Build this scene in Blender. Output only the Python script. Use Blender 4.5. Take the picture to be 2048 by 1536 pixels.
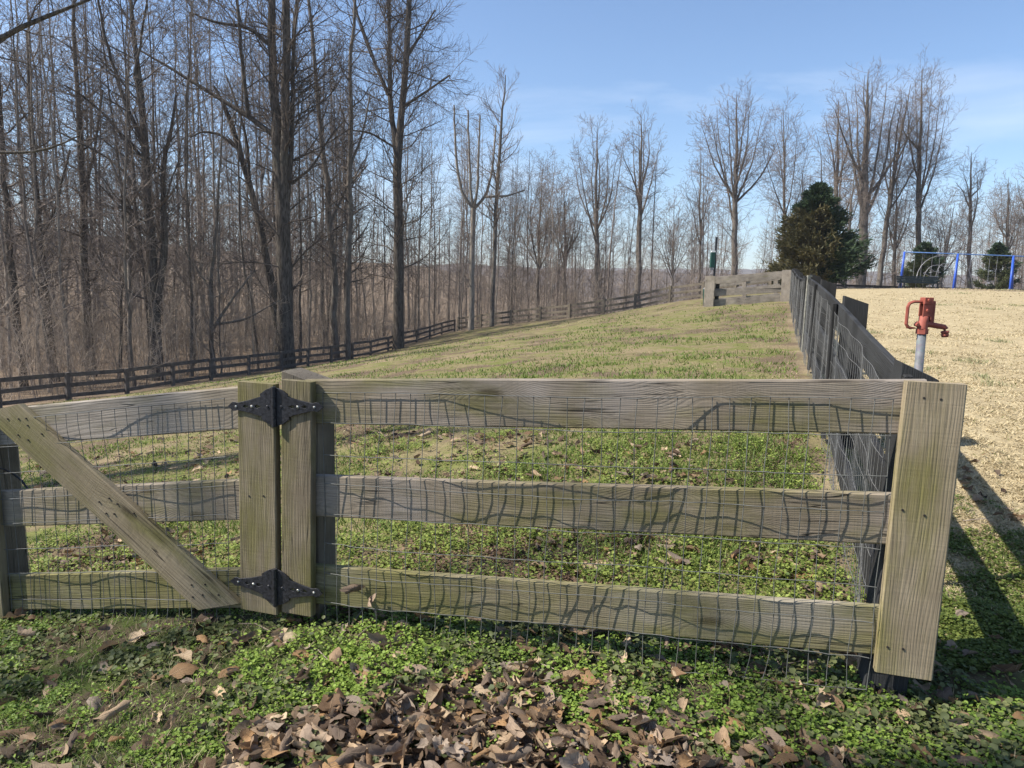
import bpy, math, random
import numpy as np
from mathutils import Vector, Matrix

for o in list(bpy.data.objects):
    bpy.data.objects.remove(o)
SC = bpy.context.scene
COL = SC.collection
RNG = np.random.default_rng(7)
random.seed(7)

# ------------------------------------------------------------------ camera
FPX, PW, PH = 1434.0, 2048.0, 1536.0
CZ = 1.13
PITCH, ROLL = math.radians(7.8), math.radians(1.6)
CF = np.array([0, math.cos(PITCH), -math.sin(PITCH)])
_r0 = np.array([1.0, 0, 0]); _u0 = np.array([0, math.sin(PITCH), math.cos(PITCH)])
CR = math.cos(ROLL) * _r0 + math.sin(ROLL) * _u0
CU = -math.sin(ROLL) * _r0 + math.cos(ROLL) * _u0
cam_d = bpy.data.cameras.new('camera')
cam_d.sensor_fit = 'HORIZONTAL'; cam_d.sensor_width = 36.0
cam_d.lens = 36.0 * FPX / PW
cam_d.clip_start = 0.05; cam_d.clip_end = 6000
cam = bpy.data.objects.new('camera', cam_d); COL.objects.link(cam)
m3 = Matrix((tuple(CR), tuple(CU), tuple(-CF))).transposed()
cam.matrix_world = Matrix.Translation((0, 0, CZ)) @ m3.to_4x4()
SC.camera = cam

def at(px, py, Y):
    """world point seen at photo pixel (px, py) at distance Y ahead"""
    d = CF + CR * (px - PW / 2) / FPX + CU * (PH / 2 - py) / FPX
    p = d * (Y / d[1])
    return np.array([p[0], p[1], p[2] + CZ])

# ------------------------------------------------------------------ sky, sun, exposure
SUN_AZ, SUN_EL = math.radians(-96.0), math.radians(46.0)      # azimuth from +Y, clockwise
HAZE = 0.00032
SKY_STRENGTH, SUN_STRENGTH = 0.11, 5.0
W = bpy.data.worlds.new('World'); SC.world = W; W.use_nodes = True
wn, wl = W.node_tree.nodes, W.node_tree.links
wn.clear()
sky = wn.new('ShaderNodeTexSky'); sky.sky_type = 'NISHITA'; sky.sun_disc = False
sky.sun_elevation = SUN_EL; sky.sun_rotation = SUN_AZ
sky.altitude = 200; sky.air_density = 1.0; sky.dust_density = 0.6; sky.ozone_density = 4.6
tcw = wn.new('ShaderNodeTexCoord')
mp = wn.new('ShaderNodeMapping'); mp.inputs['Scale'].default_value = (1.4, 2.6, 7.0); mp.inputs['Rotation'].default_value = (0.0, 0.30, 0.0)
nz = wn.new('ShaderNodeTexNoise'); nz.inputs['Scale'].default_value = 1.5; nz.inputs['Detail'].default_value = 6; nz.inputs['Roughness'].default_value = 0.55; nz.inputs['Distortion'].default_value = 0.5
rp = wn.new('ShaderNodeMapRange'); rp.inputs['From Min'].default_value = 0.52; rp.inputs['From Max'].default_value = 0.88; rp.inputs['To Max'].default_value = 0.5
mix = wn.new('ShaderNodeMix'); mix.data_type = 'RGBA'
mix.inputs[7].default_value = (6.2, 6.6, 7.2, 1)
bg = wn.new('ShaderNodeBackground'); bg.inputs['Strength'].default_value = SKY_STRENGTH
wo = wn.new('ShaderNodeOutputWorld')
wl.new(tcw.outputs['Generated'], mp.inputs['Vector']); wl.new(mp.outputs[0], nz.inputs['Vector'])
wl.new(nz.outputs['Fac'], rp.inputs['Value']); wl.new(rp.outputs[0], mix.inputs[0])
wl.new(sky.outputs[0], mix.inputs[6]); wl.new(mix.outputs[2], bg.inputs['Color']); wl.new(bg.outputs[0], wo.inputs[0])

sun_d = bpy.data.lights.new('sun', 'SUN'); sun_d.energy = SUN_STRENGTH; sun_d.angle = math.radians(0.53); sun_d.color = (1.0, 0.94, 0.85)
sun = bpy.data.objects.new('sun', sun_d); COL.objects.link(sun)
to_sun = Vector((math.sin(SUN_AZ) * math.cos(SUN_EL), math.cos(SUN_AZ) * math.cos(SUN_EL), math.sin(SUN_EL)))
sun.rotation_euler = to_sun.to_track_quat('Z', 'Y').to_euler(); sun.location = (-20, 0, 40)
SC.view_settings.view_transform = 'Standard'; SC.view_settings.look = 'None'
SC.view_settings.exposure = 0.82; SC.view_settings.gamma = 1.0; SC.view_settings.use_curve_mapping = False
SC.render.engine = 'CYCLES'
SC.cycles.max_bounces = 6; SC.cycles.diffuse_bounces = 3; SC.cycles.transparent_max_bounces = 6

# ------------------------------------------------------------------ material helpers
class NT:
    def __init__(s, name):
        s.m = bpy.data.materials.new(name); s.m.use_nodes = True
        s.t = s.m.node_tree; s.n = s.t.nodes; s.n.clear()
        s.out = s.n.new('ShaderNodeOutputMaterial'); s.b = s.n.new('ShaderNodeBsdfPrincipled')
        s.t.links.new(s.b.outputs[0], s.out.inputs[0])
        s.b.inputs['Roughness'].default_value = 0.85
        s.b.inputs['Specular IOR Level'].default_value = 0.25
    def L(s, a, b): s.t.links.new(a, b)
    def put(s, sock, v):
        if hasattr(v, 'is_output'): s.L(v, sock)
        else: sock.default_value = v
    def coord(s, k='Object'): return s.n.new('ShaderNodeTexCoord').outputs[k]
    def pos(s): return s.n.new('ShaderNodeNewGeometry').outputs['Position']
    def rnd(s): return s.n.new('ShaderNodeObjectInfo').outputs['Random']
    def attr(s, name):
        a = s.n.new('ShaderNodeAttribute'); a.attribute_name = name; return a
    def vm(s, op, a, b=None):
        x = s.n.new('ShaderNodeVectorMath'); x.operation = op; s.put(x.inputs[0], a)
        if b is not None: s.put(x.inputs[3 if op == 'SCALE' else 1], b)
        return x.outputs[0]
    def ma(s, op, a, b=0.0, c=None):
        x = s.n.new('ShaderNodeMath'); x.operation = op; s.put(x.inputs[0], a); s.put(x.inputs[1], b)
        if c is not None: s.put(x.inputs[2], c)
        return x.outputs[0]
    def noise(s, v, scale, detail=4, rough=0.55, dist=0.0, col=False):
        x = s.n.new('ShaderNodeTexNoise'); s.put(x.inputs['Vector'], v); x.inputs['Scale'].default_value = scale
        x.inputs['Detail'].default_value = detail; x.inputs['Roughness'].default_value = rough; x.inputs['Distortion'].default_value = dist
        return x.outputs['Color' if col else 'Fac']
    def vor(s, v, scale, feat='F1', out='Distance'):
        x = s.n.new('ShaderNodeTexVoronoi'); x.feature = feat; s.put(x.inputs['Vector'], v); x.inputs['Scale'].default_value = scale
        return x.outputs[out]
    def mr(s, v, a, b, c=0.0, d=1.0, smooth=True):
        x = s.n.new('ShaderNodeMapRange'); x.interpolation_type = 'SMOOTHSTEP' if smooth else 'LINEAR'
        s.put(x.inputs[0], v)
        for i, q in enumerate((a, b, c, d)): s.put(x.inputs[1 + i], q)
        return x.outputs[0]
    def mix(s, f, a, b, mode='MIX'):
        x = s.n.new('ShaderNodeMix'); x.data_type = 'RGBA'; x.blend_type = mode
        s.put(x.inputs[0], f)
        s.put(x.inputs[6], a if hasattr(a, 'is_output') else (*a[:3], 1)); s.put(x.inputs[7], b if hasattr(b, 'is_output') else (*b[:3], 1))
        return x.outputs[2]
    def sep(s, v):
        x = s.n.new('ShaderNodeSeparateXYZ'); s.put(x.inputs[0], v); return x.outputs
    def comb(s, a, b, c):
        x = s.n.new('ShaderNodeCombineXYZ')
        for i, q in enumerate((a, b, c)): s.put(x.inputs[i], q)
        return x.outputs[0]
    def bump(s, h, strength=0.5, dist=0.01, nrm=None):
        x = s.n.new('ShaderNodeBump'); s.put(x.inputs['Height'], h); x.inputs['Strength'].default_value = strength; x.inputs['Distance'].default_value = dist
        if nrm is not None: s.L(nrm, x.inputs['Normal'])
        s.L(x.outputs[0], s.b.inputs['Normal']); return x.outputs[0]
    def color(s, c):
        s.put(s.b.inputs['Base Color'], c if hasattr(c, 'is_output') else (*c[:3], 1))
    def rough(s, v): s.put(s.b.inputs['Roughness'], v)

def wood_mat(name, light, dark, algae, algae_amt, knots=True, grey=None, ringfreq=1500.0):
    m = NT(name)
    oc = m.coord(); r = m.rnd()
    off = m.comb(m.ma('MULTIPLY', r, 37.0), m.ma('MULTIPLY', r, 3.1), m.ma('MULTIPLY', r, 11.7))
    p = m.vm('ADD', oc, off)
    X, Y, Z = m.sep(p)
    # knots: sparse cells, longer along the grain
    kp = m.comb(m.ma('MULTIPLY', X, 2.1), m.ma('MULTIPLY', Y, 3.0), m.ma('MULTIPLY', Z, 6.0))
    kd = m.vor(kp, 1.0)
    knot = m.mr(kd, 0.0, 0.42, 1.0, 0.0)
    lowp = m.comb(m.ma('MULTIPLY', X, 0.9), m.ma('MULTIPLY', Y, 6.0), m.ma('MULTIPLY', Z, 6.0))
    low = m.noise(lowp, 1.0, 2)
    ring = m.ma('ADD', m.ma('ADD', m.ma('MULTIPLY', Z, 0.55), m.ma('MULTIPLY', Y, 0.5)), m.ma('MULTIPLY', low, 0.07))
    if knots: ring = m.ma('ADD', ring, m.ma('MULTIPLY', knot, 0.03))
    rings = m.ma('SINE', m.ma('MULTIPLY', ring, ringfreq))
    rings = m.mr(rings, -0.3, 1.0)
    fibp = m.comb(m.ma('MULTIPLY', X, 6.0), m.ma('MULTIPLY', Y, 260.0), m.ma('MULTIPLY', Z, 260.0))
    fib = m.noise(fibp, 1.0, 3)
    saw = m.noise(m.comb(m.ma('MULTIPLY', X, 160.0), m.ma('MULTIPLY', Y, 9.0), m.ma('MULTIPLY', Z, 9.0)), 1.0, 2)
    blot = m.noise(p, 5.0, 4, 0.6)
    c = m.mix(m.mr(blot, 0.3, 0.7), dark, light)
    if grey: c = m.mix(m.mr(m.noise(p, 2.2, 3), 0.42, 0.62), c, grey)
    c = m.mix(m.ma('MULTIPLY', rings, 0.20), c, m.mix(0.5, dark, (0.03, 0.025, 0.02)))
    c = m.mix(m.mr(fib, 0.35, 0.75, 0.0, 0.45), c, m.mix(0.5, dark, (0.02, 0.018, 0.015)))
    if knots:
        kc = m.mr(kd, 0.04, 0.13, 0.85, 0.0)
        c = m.mix(kc, c, (0.05, 0.035, 0.022))
    a = m.mr(m.noise(m.vm('MULTIPLY', p, (1.6, 4.0, 5.0)), 1.6, 5, 0.6), 0.62 - 0.35 * algae_amt, 0.85 - 0.25 * algae_amt, 0.0, 0.8)
    c = m.mix(a, c, m.mix(m.mr(fib, 0.3, 0.7), algae, tuple(q * 0.6 for q in algae)))
    st = m.mr(m.noise(m.vm('MULTIPLY', p, (1.3, 3.0, 7.0)), 2.4, 5, 0.65), 0.52, 0.70, 0.0, 0.5)
    c = m.mix(st, c, m.mix(0.5, c, (0.02, 0.018, 0.014)))
    # drying cracks along the grain
    ck = m.noise(m.comb(m.ma('MULTIPLY', X, 1.1), m.ma('MULTIPLY', Y, 45.0), m.ma('MULTIPLY', Z, 45.0)), 1.0, 1)
    crack = m.mr(m.ma('ABSOLUTE', m.ma('SUBTRACT', ck, 0.5)), 0.0, 0.016, 1.0, 0.0)
    crack = m.ma('MULTIPLY', crack, m.mr(m.noise(p, 3.0, 2), 0.44, 0.56))
    c = m.mix(m.ma('MULTIPLY', crack, 0.8), c, (0.012, 0.01, 0.008))
    m.color(c)
    h = m.ma('ADD', m.ma('ADD', m.ma('MULTIPLY', rings, -0.25), m.ma('MULTIPLY', fib, 0.7)), m.ma('ADD', m.ma('MULTIPLY', saw, 0.45), m.ma('MULTIPLY', crack, -1.5)))
    m.bump(h, 0.6, 0.0022)
    m.rough(0.9)
    return m.m

M = {}
M['rail'] = wood_mat('weathered_board', (0.318, 0.261, 0.190), (0.199, 0.161, 0.113), (0.177, 0.161, 0.054), 0.42, grey=(0.302, 0.261, 0.222))
M['rail_low'] = wood_mat('mossy_board', (0.318, 0.267, 0.177), (0.199, 0.165, 0.106), (0.177, 0.165, 0.050), 0.85, grey=(0.302, 0.267, 0.207))
M['face_dark'] = wood_mat('dark_olive_board', (0.275, 0.224, 0.156), (0.181, 0.144, 0.096), (0.168, 0.151, 0.044), 0.75, knots=False, ringfreq=1300)
M['gatewood'] = wood_mat('grey_board', (0.323, 0.273, 0.206), (0.218, 0.183, 0.137), (0.191, 0.171, 0.069), 0.25, grey=(0.323, 0.284, 0.240), ringfreq=1100)
M['face'] = wood_mat('olive_board', (0.363, 0.295, 0.198), (0.240, 0.190, 0.123), (0.221, 0.199, 0.056), 0.68, knots=False, ringfreq=1300)
M['brace'] = wood_mat('khaki_board', (0.296, 0.243, 0.162), (0.206, 0.164, 0.103), (0.171, 0.159, 0.053), 0.75, ringfreq=1000)
M['greywood'] = wood_mat('far_grey_board', (0.220, 0.186, 0.139), (0.140, 0.117, 0.087), (0.147, 0.134, 0.058), 0.2)
M['silverwood'] = wood_mat('silver_grey_board', (0.341, 0.298, 0.243), (0.217, 0.187, 0.152), (0.228, 0.214, 0.102), 0.2)
M['darkwood'] = wood_mat('old_brown_board', (0.157, 0.136, 0.119), (0.089, 0.076, 0.068), (0.119, 0.119, 0.068), 0.15)
M['blackwood'] = wood_mat('faded_black_board', (0.024, 0.024, 0.025), (0.012, 0.012, 0.012), (0.026, 0.028, 0.023), 0.25, knots=False, grey=(0.037, 0.038, 0.039))

def simple(name, col, rough=0.6, metal=0.0, var=0.25, scale=40, bump=0.0, spec=0.4):
    m = NT(name); oc = m.coord()
    n = m.noise(oc, scale, 5, 0.6)
    m.color(m.mix(m.mr(n, 0.3, 0.7), tuple(q * (1 - var) for q in col), tuple(min(1, q * (1 + var)) for q in col)))
    m.rough(m.mr(n, 0.2, 0.8, max(0.05, rough - 0.12), min(1, rough + 0.12)))
    m.b.inputs['Metallic'].default_value = metal; m.b.inputs['Specular IOR Level'].default_value = spec
    if bump: m.bump(n, bump, 0.002)
    return m.m
M['wire'] = simple('galvanised_wire', (0.135, 0.137, 0.125), 0.65, 0.25)
M['wire_dark'] = simple('dark_weathered_wire', (0.15, 0.15, 0.145), 0.7, 0.2)
M['wire_dull'] = simple('dull_galvanised_wire', (0.13, 0.133, 0.128), 0.7, 0.25)
M['black_iron'] = simple('black_painted_iron', (0.022, 0.022, 0.026), 0.42, 0.0, 0.4, 90, 0.5)
M['screw'] = simple('bright_screw', (0.55, 0.54, 0.5), 0.4, 0.8)
M['nail'] = simple('dark_nail_hole', (0.025, 0.02, 0.017), 0.8)
M['rubber'] = simple('black_rubber', (0.02, 0.02, 0.02), 0.5)
M['blue'] = simple('blue_painted_steel', (0.035, 0.10, 0.48), 0.4, 0.0, 0.15, 12)
M['blue_rail'] = simple('faded_blue_steel', (0.10, 0.20, 0.42), 0.45, 0.0, 0.2, 12)
M['green_plastic'] = simple('dark_green_metal', (0.009, 0.055, 0.042), 0.45, 0.0, 0.15, 12)
M['white'] = simple('white_label', (0.7, 0.72, 0.7), 0.5, 0, .08)
M['pale_steel'] = simple('grey_steel_tube', (0.24, 0.235, 0.24), 0.5, 0.3)
M['stone'] = simple('stone', (0.30, 0.24, 0.15), 0.9, 0, 0.4, 30, 0.6)
M['chain'] = simple('chain_steel', (0.3, 0.3, 0.32), 0.5, 0.6)
M['bench'] = simple('dark_green_bench', (0.018, 0.028, 0.030), 0.5, 0, .3, 20)
M['tpost'] = simple('pale_painted_post', (0.19, 0.185, 0.155), 0.8, 0, 0.35, 25)

def pump_red():
    m = NT('weathered_red_paint'); oc = m.coord()
    n = m.noise(oc, 60, 6, 0.65); n2 = m.noise(oc, 22, 3)
    c = m.mix(m.mr(n2, 0.3, 0.7), (0.25, 0.066, 0.046), (0.33, 0.098, 0.068))
    c = m.mix(m.mr(n, 0.60, 0.72, 0, 0.7), c, (0.13, 0.05, 0.035))
    m.color(c); m.rough(0.62); m.bump(n, 0.35, 0.002); return m.m
M['pump'] = pump_red()
def galv():
    m = NT('galvanised_pipe'); oc = m.coord()
    v = m.vor(oc, 90, out='Color'); n = m.noise(oc, 30, 5)
    c = m.mix(m.mr(n, 0.3, 0.75), (0.12, 0.13, 0.14), (0.19, 0.20, 0.215)); m.color(m.mix(0.15, c, v, 'MULTIPLY'))
    m.b.inputs['Metallic'].default_value = 0.1; m.rough(0.6); return m.m
M['galv'] = galv()

def bark_mat(name, light, dark, lichen=(0.2, 0.21, 0.17), la=0.3):
    m = NT(name); oc = m.coord()
    p = m.vm('ADD', oc, m.comb(m.ma('MULTIPLY', m.rnd(), 50.0), 0.0, 0.0))
    r = m.noise(m.vm('MULTIPLY', p, (9.0, 9.0, 1.5)), 1.6, 6, 0.65, 0.6)
    c = m.mix(m.mr(r, 0.35, 0.65), dark, light)
    l = m.noise(p, 0.9, 4, 0.6)
    c = m.mix(m.mr(l, 0.5, 0.75, 0, la), c, lichen)
    m.color(c); m.bump(r, 0.9, 0.03); m.rough(0.95); m.b.inputs['Specular IOR Level'].default_value = 0.1
    return m.m
M['bark_dark'] = bark_mat('dark_furrowed_bark', (0.14, 0.12, 0.10), (0.045, 0.038, 0.032), (0.11, 0.11, 0.085), 0.35)
M['bark_grey'] = bark_mat('grey_bark', (0.19, 0.165, 0.14), (0.085, 0.072, 0.060), (0.26, 0.25, 0.21), 0.4)
M['bark_pale'] = bark_mat('pale_bark', (0.32, 0.28, 0.235), (0.17, 0.145, 0.12), (0.36, 0.35, 0.31), 0.4)
def twig_mat(name, a, b):
    m = NT(name); p = m.coord(); n = m.noise(p, 0.7, 3)
    n2_ = m.noise(m.vm('MULTIPLY', p, (1.0, 1.0, 0.25)), 1.1, 4, 0.65)
    m.color(m.mix(m.mr(n2_, 0.42, 0.62, 0, 0.55), m.mix(m.mr(n, 0.35, 0.65), a, b), tuple(q * 0.42 for q in a))); m.rough(0.9); m.b.inputs['Specular IOR Level'].default_value = 0.15
    return m.m
M['twig_dark'] = twig_mat('dark_twig', (0.105, 0.087, 0.073), (0.17, 0.138, 0.115))
M['twig'] = twig_mat('brown_twig', (0.18, 0.15, 0.128), (0.27, 0.22, 0.185))
M['twig_pale'] = twig_mat('pale_twig', (0.23, 0.185, 0.15), (0.37, 0.30, 0.235))
M['brush'] = twig_mat('tan_brush', (0.25, 0.20, 0.155), (0.43, 0.355, 0.28))

def veg_mat(name, trans=0.35, rough=0.6):
    m = NT(name); a = m.attr('Col')
    m.color(a.outputs['Color']); m.rough(rough); m.b.inputs['Specular IOR Level'].default_value = 0.3
    if trans:
        tr = m.n.new('ShaderNodeBsdfTranslucent'); m.L(a.outputs['Color'], tr.inputs['Color'])
        mx = m.n.new('ShaderNodeMixShader'); mx.inputs[0].default_value = trans
        m.L(m.b.outputs[0], mx.inputs[1]); m.L(tr.outputs[0], mx.inputs[2]); m.L(mx.outputs[0], m.out.inputs[0])
    return m.m
M['veg'] = veg_mat('leafy_green'); M['dry'] = veg_mat('dry_blades', 0.25, 0.7); M['needle'] = veg_mat('needles', 0.15, 0.7)
def leaf_mat():
    m = NT('dead_leaf'); a = m.attr('Col'); uv = m.attr('Luv')
    X, Y, Z = m.sep(uv.outputs['Vector'])
    v = m.ma('SINE', m.ma('MULTIPLY', m.ma('ADD', X, m.ma('MULTIPLY', m.ma('ABSOLUTE', Y), -0.9)), 42.0))
    vein = m.mr(v, 0.8, 1.0)
    mid = m.mr(m.ma('ABSOLUTE', Y), 0.0, 0.035, 1.0, 0.0)
    vv = m.ma('MAXIMUM', m.ma('MULTIPLY', vein, 0.5), mid)
    n = m.noise(uv.outputs['Vector'], 4.0, 5, 0.65)
    ob = m.mix(m.rnd(), (0.75, 0.72, 0.7), (1.25, 1.2, 1.1))
    c = m.mix(1.0, a.outputs['Color'], ob, 'MULTIPLY')
    c = m.mix(m.mr(n, 0.45, 0.75, 0, 0.6), c, m.mix(0.55, c, (0.03, 0.02, 0.013)))
    c = m.mix(m.ma('MULTIPLY', vv, 0.35), c, (0.42, 0.33, 0.23))
    m.color(c); m.bump(m.ma('ADD', vv, m.ma('MULTIPLY', n, 0.6)), 0.7, 0.003); m.rough(0.75)
    tr = m.n.new('ShaderNodeBsdfTranslucent'); m.L(c, tr.inputs['Color'])
    mx = m.n.new('ShaderNodeMixShader'); mx.inputs[0].default_value = 0.2
    m.L(m.b.outputs[0], mx.inputs[1]); m.L(tr.outputs[0], mx.inputs[2]); m.L(mx.outputs[0], m.out.inputs[0])
    return m.m
M['leaf'] = leaf_mat()

# ------------------------------------------------------------------ object helpers
def tag(o, label=None, cat=None, group=None, kind=None):
    if label: o['label'] = label
    if cat: o['category'] = cat
    if group: o['group'] = group
    if kind: o['kind'] = kind
    return o
def empty(name, loc, label, cat, group=None):
    o = bpy.data.objects.new(name, None); COL.objects.link(o)
    o.location = Vector([float(q) for q in loc]); o.empty_display_size = 0.2
    return tag(o, label, cat, group)
def np_mesh(name, V, groups, smooth=False):
    """V (n,3); groups: list of (m,k) int arrays"""
    me = bpy.data.meshes.new(name)
    V = np.ascontiguousarray(V, dtype=np.float32)
    me.vertices.add(len(V)); me.vertices.foreach_set('co', V.ravel())
    loops = np.concatenate([g.ravel() for g in groups]).astype(np.int32)
    tot = np.concatenate([np.full(len(g), g.shape[1], np.int32) for g in groups])
    st = np.concatenate([[0], np.cumsum(tot)[:-1]]).astype(np.int32)
    me.loops.add(len(loops)); me.loops.foreach_set('vertex_index', loops)
    me.polygons.add(len(tot)); me.polygons.foreach_set('loop_start', st); me.polygons.foreach_set('loop_total', tot)
    me.polygons.foreach_set('use_smooth', np.full(len(tot), smooth, bool))
    me.update(calc_edges=True)
    return me
def vcol(me, C, name='Col'):
    a = me.attributes.new(name, 'FLOAT_COLOR', 'POINT')
    C = np.concatenate([C, np.ones((len(C), 1))], 1).astype(np.float32); a.data.foreach_set('color', C.ravel())
def vvec(me, V, name):
    a = me.attributes.new(name, 'FLOAT_VECTOR', 'POINT'); a.data.foreach_set('vector', np.ascontiguousarray(V, np.float32).ravel())
def obj(name, me, mat, parent=None, loc=None):
    o = bpy.data.objects.new(name, me); COL.objects.link(o)
    if mat is not None and not me.materials: me.materials.append(mat)
    if parent is not None: o.parent = parent
    if loc is not None: o.location = Vector([float(q) for q in loc])
    return o
def nrm(v): return v / (np.linalg.norm(v, axis=-1, keepdims=True) + 1e-12)

def board_mesh(L, h, t, seed, wob=0.0012, cuts=None, n=None):
    """bevelled plank: X along, Y thickness, Z height; wane and wobble from noise"""
    rng = np.random.default_rng(seed)
    n = n or max(4, int(L / 0.12)); b = min(0.004, t * 0.15)
    hy, hz = t / 2, h / 2
    prof = np.array([(-hy, -hz + b), (-hy, hz - b), (-hy + b, hz), (hy - b, hz), (hy, hz - b), (hy, -hz + b), (hy - b, -hz), (-hy + b, -hz)])
    s = np.linspace(-L / 2, L / 2, n + 1)
    V = np.zeros((n + 1, 8, 3)); V[:, :, 0] = s[:, None]; V[:, :, 1:] = prof[None]
    e1 = np.convolve(rng.normal(0, 1, n + 9), np.ones(6) / 6, 'same')[4:n + 5] * wob * 1.6
    e2 = np.convolve(rng.normal(0, 1, n + 9), np.ones(6) / 6, 'same')[4:n + 5] * wob * 1.6
    V[:, 1:5, 2] += e1[:, None]; V[:, [0, 5, 6, 7], 2] += e2[:, None]
    V[:, :, 1] += (np.sin(s * 2.2 + rng.uniform(0, 6)) * wob * 1.2)[:, None]
    if cuts is not None: cuts(V)
    i = np.arange(n)[:, None] * 8; k = np.arange(8)[None]; k2 = (k + 1) % 8
    q = np.stack([i + k, i + 8 + k, i + 8 + k2, i + k2], -1).reshape(-1, 4)[:, ::-1]
    capA = np.arange(8)[None]; capB = (n * 8 + np.arange(8)[::-1])[None]
    return np_mesh('board', V.reshape(-1, 3), [q, capA, capB])
def orient(o, A, B, normal, parent):
    """origin mid A-B, X along A->B, Y along -normal's opposite (thickness axis)"""
    A, B = np.asarray(A, float), np.asarray(B, float)
    x = nrm(B - A); z = nrm(np.cross(x, normal)); y = np.cross(z, x)
    mid = (A + B) / 2
    mat = Matrix((tuple(x), tuple(y), tuple(z))).transposed().to_4x4()
    base = np.array(parent.location) if parent is not None else np.zeros(3)
    mat.translation = Vector([float(q) for q in mid - base])
    o.matrix_local = mat
_seed = [100]
def board(name, A, B, normal, h, t, mat, parent, wob=0.0012, cuts=None, n=None):
    _seed[0] += 1
    L = float(np.linalg.norm(np.asarray(B) - np.asarray(A)))
    o = obj(name, board_mesh(L, h, t, _seed[0], wob, cuts, n), mat, parent)
    orient(o, A, B, normal, parent); return o

def tubes(P, R, sides):
    """P (B,n,3), R (B,n) -> verts, quads"""
    B, n = R.shape
    T = np.gradient(P, axis=1); T = nrm(T)
    mean = nrm(P[:, -1] - P[:, 0])
    ref = np.where(np.abs(mean[:, 2:3]) < 0.9, np.array([[0, 0, 1.0]]), np.array([[1.0, 0, 0]]))
    N = nrm(np.cross(T, ref[:, None, :])); Bn = np.cross(T, N)
    a = np.arange(sides) * 2 * math.pi / sides
    V = P[:, :, None, :] + R[:, :, None, None] * (np.cos(a)[None, None, :, None] * N[:, :, None, :] + np.sin(a)[None, None, :, None] * Bn[:, :, None, :])
    base = (np.arange(B) * n * sides)[:, None, None] + (np.arange(n - 1) * sides)[None, :, None]
    k = np.arange(sides)[None, None]; k2 = (k + 1) % sides
    F = np.stack([base + k, base + k2, base + sides + k2, base + sides + k], -1).reshape(-1, 4)
    return V.reshape(-1, 3), F
class Acc:
    def __init__(s): s.V, s.F, s.n = [], [], 0
    def add(s, V, F): s.V.append(V); s.F.append(F + s.n); s.n += len(V)
    def tube(s, pts, rad, sides=6):
        P = np.asarray(pts, float)[None]; R = np.broadcast_to(np.asarray(rad, float), (1, P.shape[1])); s.add(*tubes(P, R, sides))
    def caps(s, pts, rad, sides=8):
        """closed tube"""
        P = np.asarray(pts, float); R = np.broadcast_to(np.asarray(rad, float), (len(P),)).copy()
        d0 = nrm(P[0] - P[1]); d1 = nrm(P[-1] - P[-2])
        P = np.concatenate([[P[0] + d0 * 1e-4], P, [P[-1] + d1 * 1e-4]]); R = np.concatenate([[1e-5], R, [1e-5]])
        # gradient frames at duplicated ends stay aligned
        s.tube(P, R, sides)
    def box(s, c, size, M3=None):
        q = np.array([(x, y, z) for x in (-.5, .5) for y in (-.5, .5) for z in (-.5, .5)]) * np.asarray(size)
        if M3 is not None: q = q @ np.asarray(M3).T
        s.add(q + np.asarray(c), np.array([(0, 1, 3, 2), (4, 6, 7, 5), (0, 4, 5, 1), (2, 3, 7, 6), (0, 2, 6, 4), (1, 5, 7, 3)]))
    def mesh(s, name, smooth=False):
        g = {}
        for f in s.F: g.setdefault(f.shape[1], []).append(f)
        return np_mesh(name, np.concatenate(s.V), [np.concatenate(v) for v in g.values()], smooth)
    def build(s, name, mat, parent=None, smooth=False):
        if parent is not None:
            b = np.zeros(3); q = parent
            while q is not None: b += np.array(q.location); q = q.parent
            s.V = [v - b for v in s.V]
        return obj(name, s.mesh(name, smooth), mat, parent)

# value noise in numpy
_perm = np.random.default_rng(3).random((256, 256))
def vnoise(x, y, s, o=0):
    x = np.asarray(x) * s + 17.3 * o; y = np.asarray(y) * s + 9.1 * o
    i, j = np.floor(x).astype(int), np.floor(y).astype(int); f, g = x - i, y - j
    f = f * f * (3 - 2 * f); g = g * g * (3 - 2 * g)
    a = _perm[i & 255, j & 255]; b = _perm[(i + 1) & 255, j & 255]; c = _perm[i & 255, (j + 1) & 255]; d = _perm[(i + 1) & 255, (j + 1) & 255]
    return (a * (1 - f) + b * f) * (1 - g) + (c * (1 - f) + d * f) * g
def fbm(x, y, s, o=0, k=3):
    t = 0; w = 0
    for q in range(k): t = t + vnoise(x, y, s * 2 ** q, o + q) * 0.5 ** q; w += 0.5 ** q
    return t / w
def smooth(x, a, b):
    t = np.clip((x - a) / (b - a), 0, 1); return t * t * (3 - 2 * t)

# ------------------------------------------------------------------ terrain
FR = np.array([1.022, 1.863]); FL = np.array([-0.625, 2.312]); GL = np.array([-1.80, 2.60])
LF_PX = [(135, 801), (252, 788), (344, 772), (420, 761), (496, 750), (562, 741), (614, 732), (661, 726), (703, 718), (740, 711), (775, 702), (804, 692), (832, 685), (858, 677), (882, 669), (908, 662)]
LF = []
for k, (x, y) in enumerate(LF_PX):
    LF.append(at(x, y, 23.76 + k * 2.348))
LF0 = [LF[0] + (LF[0] - LF[2]) / 2 * q for q in (3, 2, 1)]
FF_PX = [(962, 655, 57.5), (1022, 648, 56), (1081, 642, 54.5), (1139, 637, 53), (1208, 628, 51.5), (1270, 619, 50), (1339, 604, 48.5), (1405, 597, 47)]
FF = [at(*q) for q in FF_PX]
SF0 = np.array([1.10, 1.97]); SF1 = at(1580, 600, 21.5)[:2]; SFD = nrm(SF1 - SF0)
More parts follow.
